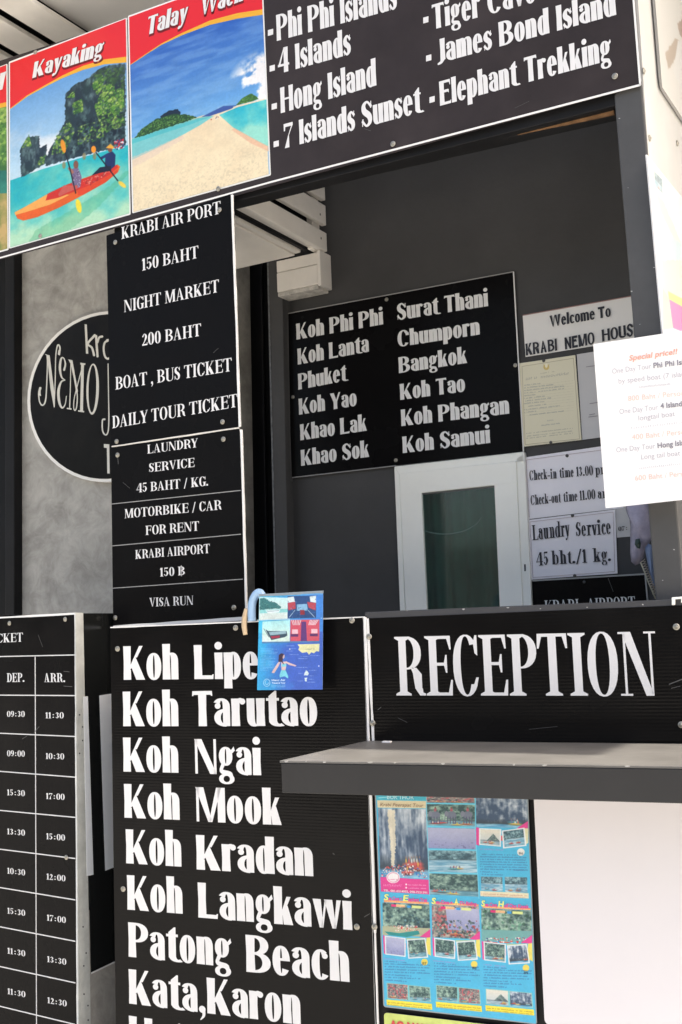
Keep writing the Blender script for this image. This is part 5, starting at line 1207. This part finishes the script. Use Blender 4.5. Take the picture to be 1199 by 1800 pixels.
for cx in (445, 555, 665):   # elephants
    Bp.ell((cx, 208), 34, 26, (112, 122, 142)); Bp.ell((cx-34, 200), 14, 20, (124, 132, 150)); Bp.line([(cx-42, 205), (cx-46, 250)], 3, (112, 122, 142)); Bp.ell((cx, 172), 10, 12, (170, 96, 110)); Bp.ell((cx, 158), 6, 7, (120, 90, 80))
    for dx in (-25, -8, 12, 28): Bp.line([(cx+dx, 220), (cx+dx, 268)], 4, (84, 86, 116))
for (c0, c1) in (([(386, 128), (715, 134)]), ([(390, 288), (718, 296)]), ([(394, 444), (722, 450)]), ([(400, 602), (732, 612)])): Bp.line([c0, c1], 3, (120, 220, 240))
Bp.line([(383, -90), (383, 60), (408, 760)], 3, (140, 210, 230)); Bp.line([(714, -90), (718, 300), (742, 780)], 3, (120, 214, 238)); 
Bp.poly([(722, 292), (745, 296), (745, 420), (724, 412)], mg_); Bp.poly([(1076, 250), (1076, 330), (1000, 300)], mg_); Bp.poly([(1000, 300), (1078, 300), (1078, 400), (1050, 420)], (224, 220, 180)); Bp.poly([(885, 350), (905, 350), (905, 385), (885, 385)], (220, 70, 90))
for q, k_, s_ in (([(752, 306), (885, 312), (883, 418), (752, 406)], 'rock', 11), ([(908, 322), (1044, 304), (1056, 414), (916, 430)], 'lagoon', 12)):
    c = np.mean(q, 0); Bp.poly([tuple(np.array(p)+(np.array(p)-c)*.14) for p in q], (230, 236, 240)); Bp.photo(q, k_, s_)
Bp.ell((1028, 463), 26, 26, (232, 234, 230))
for i in range(9): Bp.scribble((752, 482+i*17), (752+[250, 310, 305, 318, 318, 310, 320, 120, 150][i], 488+i*17), 10, (50, 70, 130), .75, .15)
Bp.scribble((750, 448), (905, 452), 12, (214, 120, 200)); Bp.scribble((980, 590), (1050, 592), 10, (50, 70, 130))
for q, s_ in (([(756, 630), (902, 634), (906, 732), (758, 724)], 13), ([(918, 632), (1070, 636), (1074, 742), (920, 736)], 14)): Bp.photo(q, 'lagoon', s_)
Bp.poly([(750, 728), (1080, 744), (1082, 780), (752, 764)], (228, 222, 190)); Bp.scribble((760, 752), (1070, 766), 10, (180, 90, 80), .7); Bp.scribble((770, 766), (1060, 777), 8, (180, 90, 80), .5)
Bp.scribble((95, 695), (210, 700), 18, (250, 230, 240)); 
for y in (690, 712): Bp.ell((248, y-6), 6, 6, (250, 240, 245)); Bp.scribble((262, y), (380, y+3), 8, (250, 225, 240), .8)
Bp.ell((160, 636), 46, 40, (240, 236, 238)); Bp.line([(160+38*math.cos(t), 636+32*math.sin(t)) for t in np.linspace(0, 6.283, 24)], 2, (214, 90, 140)); Bp.scribble((130, 655), (190, 655), 9, (214, 60, 120))
Bp.T = z6
for x0, x1, y0, big, bot in ((80, 412, 75, 'forest', 17), (415, 750, 90, 'cave', 18), (750, 1105, 115, 'forest', 19)):
    dy = y0-75; w_ = x1-x0; X_ = lambda f: x0+w_*f
    ph = [(X_(.02), 110+dy), (X_(.98), 126+dy), (X_(1.0), 345+dy), (X_(.03), 330+dy)]; Bp.photo(ph, 'crowd' if big == 'cave' else big, bot)
    if big == 'cave': Bp.photo([(X_(.3), 130+dy), (X_(.98), 140+dy), (X_(1), 290+dy), (X_(.35), 280+dy)], 'dusk', 5); Bp.blobs([(X_(.02), 220+dy), (X_(.98), 210+dy), (X_(1), 345+dy), (X_(.03), 330+dy)], 120, 2, 6, [(40, 60, 60), (90, 120, 110), (200, 190, 180), (190, 70, 70), (70, 110, 130)], .8)
    elif bot == 17: Bp.blobs(ph, 60, 2, 6, [(26, 70, 90), (60, 110, 130), (120, 170, 180), (20, 50, 70)], .7); Bp.poly([(X_(.02), 270+dy), (X_(1), 285+dy), (X_(1), 345+dy), (X_(.02), 330+dy)], (176, 180, 150)); Bp.poly([(100, 305), (200, 318), (330, 300), (340, 325), (250, 345), (130, 330)], (20, 140, 140)); Bp.blobs([(160, 265), (330, 262), (340, 300), (170, 305)], 60, 1.5, 4, [(214, 60, 70), (240, 236, 236), (226, 190, 170)], .9)
    else:
        Bp.blobs(ph, 90, 2, 7, [(50, 110, 80), (90, 160, 130), (110, 180, 150), (30, 80, 60)], .6); Bp.poly([(X_(.03), 255+dy), (X_(1), 265+dy), (X_(1), 345+dy), (X_(.03), 330+dy)], (110, 170, 170)); Bp.line([(775, 375), (870, 385)], 5, (214, 60, 60)); Bp.line([(880, 378), (940, 382)], 5, (220, 90, 60)); Bp.line([(960, 395), (1090, 400)], 5, (60, 180, 210)); Bp.blobs([(790, 350), (1080, 345), (1080, 390), (790, 380)], 70, 1.5, 3.5, [(220, 60, 60), (240, 240, 240), (50, 80, 160)], .9)
    Bp.poly([(X_(.78), 345+dy), (X_(1.0), 290+dy), (X_(1.0), 350+dy)], mg_); Bp.poly([(X_(1.0), 345+dy), (X_(.92), 350+dy), (X_(.9), 450+dy), (X_(1.01), 470+dy)], (236, 220, 110)); Bp.poly([(X_(.03), 330+dy), (X_(.09), 340+dy), (X_(.1), 460+dy), (X_(.05), 455+dy)], mg_); Bp.poly([(X_(.46), 385+dy), (X_(.5), 385+dy), (X_(.5), 430+dy), (X_(.46), 430+dy)], (220, 60, 110)); Bp.poly([(X_(.5), 350+dy), (X_(.92), 350+dy), (X_(.55), 400+dy)], (240, 210, 120), .6)
    for q, k_ in (([(X_(.09), 342+dy), (X_(.47), 358+dy), (X_(.47), 470+dy), (X_(.1), 455+dy)], 'dusk' if bot == 17 else 'forest'), ([(X_(.54), 368+dy), (X_(.88), 360+dy), (X_(.93), 475+dy), (X_(.57), 482+dy)], 'forest' if bot != 19 else 'cave')):
        c = np.mean(q, 0); Bp.poly([tuple(np.array(p)+(np.array(p)-c)*.13) for p in q], (226, 232, 236)); Bp.photo(q, k_, bot*3+len(k_)); Bp.blobs(q, 14, 1, 2.5, [(60, 90, 90), (200, 210, 200), (120, 150, 140)] if k_ != 'dusk' else [(190, 180, 200)], .6)
    Bp.scribble((X_(.05), 492+dy), (X_(.48), 508+dy), 10, (214, 120, 200)); Bp.ell((X_(.88), 513+dy), 23, 23, (236, 214, 96))
    for i in range(8): Bp.scribble((X_(.07), 510+dy+i*18), (X_([.5, .98, .98, .9, .98, .6, .8, .5][i]), 520+dy+i*18), 10, (40, 60, 130), .75, .18)
    for q, s_ in (([(X_(.12), 655+dy), (X_(.53), 668+dy), (X_(.54), 765+dy), (X_(.13), 752+dy)], 1), ([(X_(.57), 670+dy), (X_(.98), 684+dy), (X_(1.0), 778+dy), (X_(.58), 768+dy)], 2)):
        c = np.mean(q, 0); Bp.poly([tuple(np.array(p)+(np.array(p)-c)*.07) for p in q], (150, 205, 190)); Bp.photo(q, ('crowd', 'forest', 'forest', 'crowd', 'rock', 'cave')[(bot-17)*2+s_-1], bot+s_*7)
    Bp.poly([(X_(.1), 762+dy), (X_(1.03), 792+dy), (X_(1.04), 832+dy), (X_(.11), 800+dy)], (244, 226, 70)); Bp.scribble((X_(.13), 786+dy), (X_(1.0), 812+dy), 9, (120, 90, 40), .7); Bp.scribble((X_(.13), 800+dy), (X_(1.0), 826+dy), 8, (120, 90, 40), .7)
    Bp.poly([(X_(.05), 92+dy), (X_(.97), 108+dy), (X_(.97), 124+dy), (X_(.05), 108+dy)], (240, 150, 110)); Bp.scribble((X_(.08), 106+dy), (X_(.95), 121+dy), 8, (250, 240, 150), .9)
    Bp.poly([(X_(.2), 122+dy), (X_(.3), 124+dy), (X_(.3), 140+dy), (X_(.2), 138+dy)], (226, 40, 120)); Bp.poly([(X_(.3), 122+dy), (X_(.48), 126+dy), (X_(.48), 144+dy), (X_(.3), 140+dy)], (240, 210, 150)); Bp.scribble((X_(.31), 138+dy), (X_(.47), 141+dy), 11, (214, 60, 80)); Bp.poly([(X_(.52), 130+dy), (X_(.6), 132+dy), (X_(.6), 148+dy), (X_(.52), 146+dy)], (40, 150, 220)); Bp.poly([(X_(.62), 130+dy), (X_(.82), 134+dy), (X_(.82), 152+dy), (X_(.62), 148+dy)], (220, 230, 150))
Bp.soften(.03); picture('print', AC, DQ, Bp, fr, lift=.001, n=8)
def I5(z, t, a_, b_, cz, m, bold=0, sl=0): inter('lettering', fr, AC, DQ, t, z(a_), z(b_), cz/3.868, m, bold=bold, slant=sl, lift=.0028)
M_TEA = mat('teal_print', (.05, .30, .38), .5); M_BRN = mat('brown_print', (.22, .12, .08), .5); M_MAG = mat('magenta_print', (.70, .06, .30), .5); M_YEL = mat('yellow_green_print', (.75, .80, .20), .5); M_WP = mat('white_print', (.8, .76, .8), .5)
I5(z5, "BOR THOR", (118, 95), (300, 97), 30, mat('pale_teal_print', (.45, .75, .80), .5), .01); I5(z5, "Krabi Peerapat Tour", (70, 144), (362, 150), 24, M_BRN, .0, .25)
I5(z5, "TEL. 081-0214002, 098-7521391", (95, 722), (390, 738), 14, M_WP, .01)
for t, q in (("86", (1014, 472)), ): I5(z5, t, q, (q[0]+30, q[1]+1), 17, M_INK, .0)
for t, q in (("87", (358, 524)), ("88", (697, 556)), ("89", (1048, 590))): I5(z6, t, q, (q[0]+28, q[1]+1), 17, M_INK, .0)
for wds in ((("S", 95, 128, 40), ("ea Cave +", 128, 222, 26), ("E", 226, 262, 42), ("lephant Trek", 262, 396, 26)), (("S", 420, 450, 40), ("ea Cave +", 450, 565, 26), ("A", 575, 604, 42), ("TV Riding", 608, 728, 26)), (("S", 758, 785, 40), ("ea Cave", 785, 868, 26), ("H", 874, 912, 42), ("alf Day Kayak", 914, 1085, 26))):
    for t, x0, x1, c in wds:
        yb = lambda x: 84+(x-95)*.052+(8 if x > 410 else 0)
        I5(z6, t, (x0, yb(x0)), (x1-3, yb(x1)), c, M_YEL if len(t) == 1 else M_MAG, .03, .15)
gq = [(674.6, 1779.7), (943, 1811), (952, 1960), (682, 1925)]
gb = thing('lime_poster', 'lime yellow tour poster starting below the brochure board', 'poster', AC, on(AC, DQ, gq[3]))
rboard('panel', AC, DQ, gq, .003, .012, [mat('lime_print', (.50, .58, .16), .35, .4, var=.25, vscale=12), M_DKT], gb, 1)
inter('lettering', gb, AC, DQ, "AO NANG ISLAND", z6((135, 960)), z6((700, 1030)), 15, mat('red_print', (.6, .06, .06), .5), bold=.06, lift=.002)
wq = [(936.5, 1366), (1290, 1372), (1300, 1850), (957.5, 1800)]
ws = thing('white_sheet', 'large blank white sheet on the counter front below the shelf', 'sheet', AC, on(AC, DQ, wq[3]))
rboard('panel', AC, DQ-.001, wq, .003, .014, [M_SHW, M_DKT], ws, 1)

# white bracket at the right end of the ledge
br = thing('white_bracket', 'small white bracket clipped to the ledge beside the corner post', 'bracket', AC, on(AC, DC-.01, (1190, 1064)))
slab('arm', AC, DC-.012, [(1182, 1050), (1230, 1046), (1230, 1050), (1183, 1054)], .01, M_UPVC, br, bev=.001)
slab('leg', AC, DC-.0125, [(1180.5, 1050), (1186.5, 1049.5), (1186.5, 1063.5), (1180.5, 1064)], .011, M_UPVC, br, bev=.002)
slab('leg', AC, DC-.0125, [(1197, 1048.5), (1202, 1048), (1202, 1060), (1197, 1060)], .011, M_UPVC, br, bev=.002)

# ------------------------------------------------------------------ timetable on the left column, and the side panel behind it
DTT = 2.79
dT = float(aw(AT)@loc(AF, tdz(AF, on(ASIDE, 3.19, (140, 1300)))[0]*DTT/3.49, DTT, 1.4))
def zT(p): return (p[0]/2.4333, 1060+p[1]/2.4333)
tt_ = board('timetable', 'black boat ticket timetable with white ruled departure and arrival columns', 'sign board', AT, dT, [(-210, 1083), (131.5, 1080), (137.5, 1960), (-210, 1840)], th=.006)
strip('edge_strip', AT, dT-.002, zT((-200, 74)), zT((322, 45)), 2.8, M_WE, tt_, .006, .0004, 6); strip('edge_strip', AT, dT-.002, (132, 1079), (136.5, 1830), 3.4, M_WE, tt_, .006, .0006, 30)
strip('rule', AT, dT-.001, zT((150, 229)), zT((156, 1830)), 1.5, M_WL, tt_)
for y0, y1 in ((229, 222), (394, 396), (557, 571), (720, 745), (887, 917), (1053, 1093), (1217, 1270), (1385, 1447), (1555, 1625), (1725, 1803)):
    s_ = (y1-y0)/322; strip('rule', AT, dT-.001, zT((-300, y0-300*s_)), zT((322, y1)), 1.4, M_WL, tt_)
letters('lettering', tt_, AT, dT, SERF, "BOAT TICKET", zT((-170, 176)), zT((98, 165)), 15, M_WL)
letters('lettering', tt_, AT, dT, SERN, "DEP.", zT((29, 338)), zT((105, 337)), 15.5, M_WL); letters('lettering', tt_, AT, dT, SERN, "ARR.", zT((190, 338)), zT((279, 338)), 15.5, M_WL)
SERT = Font(.15, .04, .72, True, .05, .85, .3)
c1 = [("09:30", 487), ("09:00", 655), ("15:30", 822), ("13:30", 989), ("10:30", 1157), ("15:30", 1328), ("11:30", 1499), ("11:30", 1672), ("09:30", 1846)]
c2 = [("11:30", 493), ("10:30", 667), ("17:00", 838), ("15:00", 1010), ("12:00", 1182), ("17:00", 1358), ("13:30", 1535), ("12:30", 1711), ("11:30", 1890)]
for i, ((t, y), (u, v)) in enumerate(zip(c1, c2)):
    s_ = .0+.028*i
    letters('lettering', tt_, AT, dT, SERT, t, zT((30+i*.4, y)), zT((106+i*.4, y+76*s_)), 10.2, M_WL); letters('lettering', tt_, AT, dT, SERT, u, zT((195+i*1.2, v)), zT((273+i*1.8, v+78*s_)), 10.4, M_WL)
for p in ((17, 1095.5), (115, 1088.5), (117, 1507)): screw(tt_, AT, dT-.002, p, .008)
# aluminium cheek of the column, running back
tS2 = tdz(AF, on(AT, dT, (137, 1300)))[0]
dA = -tS2
al = slab('timetable_column', ASIDE, dA-.001, [(133, 1076.5), (146.5, 1077.5), (161, 1870), (139, 1900)], .004, M_ALU); tag(al, 'dull aluminium clad column edge carrying the timetable', 'column')
for (x, y) in ((341, 478), (354, 530), (354, 588), (341, 643), (356, 1385), (369, 1497), (359, 1552), (360, 1673), (377, 1722), (378, 1784)):
    q = zT((x, y)); o = slab('hole', ASIDE, dA-.0016, [(q[0]-1, q[1]-1.4), (q[0]+1, q[1]-1.4), (q[0]+1, q[1]+1.4), (q[0]-1, q[1]+1.4)], .0008, M_INK, None); 
    o.parent = al; o.location = (Matrix(al.matrix_basis).inverted() @ Vector(o.location)); o.rotation_euler = (0, 0, 0)
sb = thing('side_sign', 'glossy black sign with two thick pale upright bars, deep between timetable and island board', 'sign board', ASIDE, on(ASIDE, dA, (190, 1690)))
slab('panel', ASIDE, dA-.0005, [(147, 1078), (215, 1078), (220, 1683), (160.5, 1712)], .01, mat('gloss_black_side', (.010, .011, .011), .16, .5, smudge=.05, bump=.1, bscale=3), sb)
strip('edge_strip', ASIDE, dA-.002, (160.5, 1711), (215, 1685), 2.4, M_WE, sb)
MB_ = mat('pale_blue_grey_bar', (.80, .84, .88), .4, .4)
slab('bar', ASIDE, dA-.002, [(147, 1224.5), (154.5, 1224), (164.5, 1537.5), (153, 1540)], .001, MB_, sb); slab('bar', ASIDE, dA-.002, [(175, 1222.5), (198, 1219), (207, 1522), (185.5, 1530.5)], .001, MB_, sb)
o = slab('concrete_plinth', ASIDE, dA+.002, [(150, 1600), (226, 1600), (226, 1950), (165, 2050)], .1, MC); tag(o, kind='structure')

# cut the window opening through the wall so that glass and curtain stand in it
def cut_wall():
    a0, a1 = tL(DB, (722, 950)), tL(DB, (893, 950)); zb_, zt_ = zAt(DB, (800, 1390)), zAt(DB, (805, 855))
    w_ = bpy.data.objects['back_wall']; x0, x1 = tL(DB, (507, 700)), tL(DB, (1199, 700))+.5; zt2_ = zAt(DB, (900, 60))+.8
    V = []; F = []
    for (ta, tb_, za, zb2) in ((x0, a0, 0, zt2_), (a1, x1, 0, zt2_), (a0, a1, 0, zb_), (a0, a1, zt_, zt2_)):
        k = len(V); V += [loc(AF, t, d_, z) for d_ in (DB, DB+.12) for (t, z) in ((ta, za), (tb_, za), (tb_, zb2), (ta, zb2))]
        F += [tuple(k+i for i in f) for f in [(0, 1, 2, 3), (7, 6, 5, 4), (0, 4, 5, 1), (1, 5, 6, 2), (2, 6, 7, 3), (3, 7, 4, 0)]]
    bpy.data.objects.remove(w_); o = mesh_obj('back_wall', V, F, M_CHAR, None, AF); o['kind'] = 'structure'
cut_wall()
o = boxl('room_behind', AF, tL(DB, (507, 700)), tL(DB, (1199, 700))+.5, DB+.6, DB+.65, 0, 3.4, M_DEEP); tag(o, kind='structure')

# ------------------------------------------------------------------ wear: chipped paint and scratches
M_CHIP = mat('chipped_pale_paint', (.42, .42, .41), .7, .2); M_SCRATCH = mat('grey_scratch', (.09, .09, .09), .5, .3)
def chip(parent, a, d, p, s, m=M_CHIP):
    n = 7; c = np.array(p, float); P = [c+np.array([math.cos(6.283*i/n)*s*random.uniform(.5, 1.3), math.sin(6.283*i/n)*s*random.uniform(.3, .7)]) for i in range(n)]
    return mesh_obj('paint_chip', [on(a, d, q) for q in P], [tuple(range(n))[::-1]], m, parent)
for x, s in ((716, 2), (815, 3), (893, 2.5), (950, 1.4), (1032, 1.5), (1130, 2.2)): chip(co, AC, DC-.0006, (x, 1077-(x-700)*.0225-4+random.uniform(-1, 3)), s)
fpn = [o for o in bpy.data.objects if o.name.startswith('front_post') and 'corner post' in o.get('label', '')][0]
for p, s in (((1089, 208), 2), ((1110, 512), 2.4), ((1150, 470), 1.8), ((1185, 966), 1.8), ((1125, 570), 1.2), ((1104, 330), 1), ((1165, 1020), 1.4)):
    chip(fpn, AF, DF+.0105, p, s)
# nicks along the front edge of the shelf
u0 = P_ = None
e0, e1 = top[0], top[1]; eu = (e1-e0)/np.linalg.norm(e1-e0); en = np.array([-eu[1], eu[0], 0]); en = en if en[1] < 0 else -en
for f in (.012, .05, .085, .17, .215, .3, .42, .47, .6, .74, .81, .93):
    c = e0+(e1-e0)*f; L_ = random.uniform(.004, .016); h_ = random.uniform(.0015, .004)
    V = [c+en*.0046+eu*x+np.array([0, 0, z]) for x, z in ((-L_/2, -.0005), (-L_*.2, -h_), (L_*.3, -h_*.7), (L_/2, -.0004))]
    V += [c+en*.0040+eu*x*.8-en*y+np.array([0, 0, .0004]) for x, y in ((L_/2, .001), (L_*.2, .004), (-L_*.3, .003), (-L_/2, .001))]
    mesh_obj('paint_chip', V, [(0, 1, 2, 3), (4, 5, 6, 7)], M_CHIP, co)
for b_, a_, d_, p0, p1, w_ in ((re_, AC, DR, (1176, 1203), (1199, 1194), 1.6), (re_, AC, DR, (1180, 1210), (1196, 1206), .9), (re_, AC, DR, (664, 1248), (670, 1243), 1), (re_, AC, DR, (700, 1262), (716, 1270), .6), (re_, AC, DR, (930, 1282), (980, 1277), .5),
                               (tt_, AT, dT, (112, 1180), (122, 1181), .9), (tt_, AT, dT, (112, 1206), (127, 1207), .9), (tt_, AT, dT, (60, 1288), (69, 1277), 1), (tt_, AT, dT, (67, 1116), (75, 1137), .6), (tt_, AT, dT, (39, 1299), (47, 1294), .8),
                               (kl, AC, DR, (640, 1612), (650, 1606), 1), (kl, AC, DR, (585, 1500), (588, 1502), 1.4), (kb, AF, DF-.002, (375, 620), (384, 612), .7), (kb, AF, DF-.002, (330, 385), (338, 380), .7), (lb2, AF, DF-.004, (207, 803), (208, 816), 1), (lb2, AF, DF-.004, (216, 848), (228, 858), .5), (lb2, AF, DF-.004, (312, 768), (318, 776), 1),
                               (kb2, AF, DB-.008, (1069, 1016), (1078, 1040), .8), (ban, AF, DF, (640, 226), (652, 230), .6), (ban, AF, DF, (905, 190), (930, 178), .5)):
    strip('scratch', a_, d_-.0012, p0, p1, w_, M_SCRATCH, b_, .0002)
# round sticker ghost on the window glass
cp = [on(AF, DB-.0206, (788+58*math.cos(t), 908+30*math.sin(t)-4*math.cos(t))) for t in np.linspace(.15, 3.0, 22)]
V = []; F = []
for i, q in enumerate(cp): V += [q, q+np.array([0, 0, -.0025])]
for i in range(len(cp)-1): F.append((2*i, 2*i+1, 2*i+3, 2*i+2))
mesh_obj('glass_mark', V, F, mat('faint_glass_mark', (.14, .24, .22), .5, .3), wi)
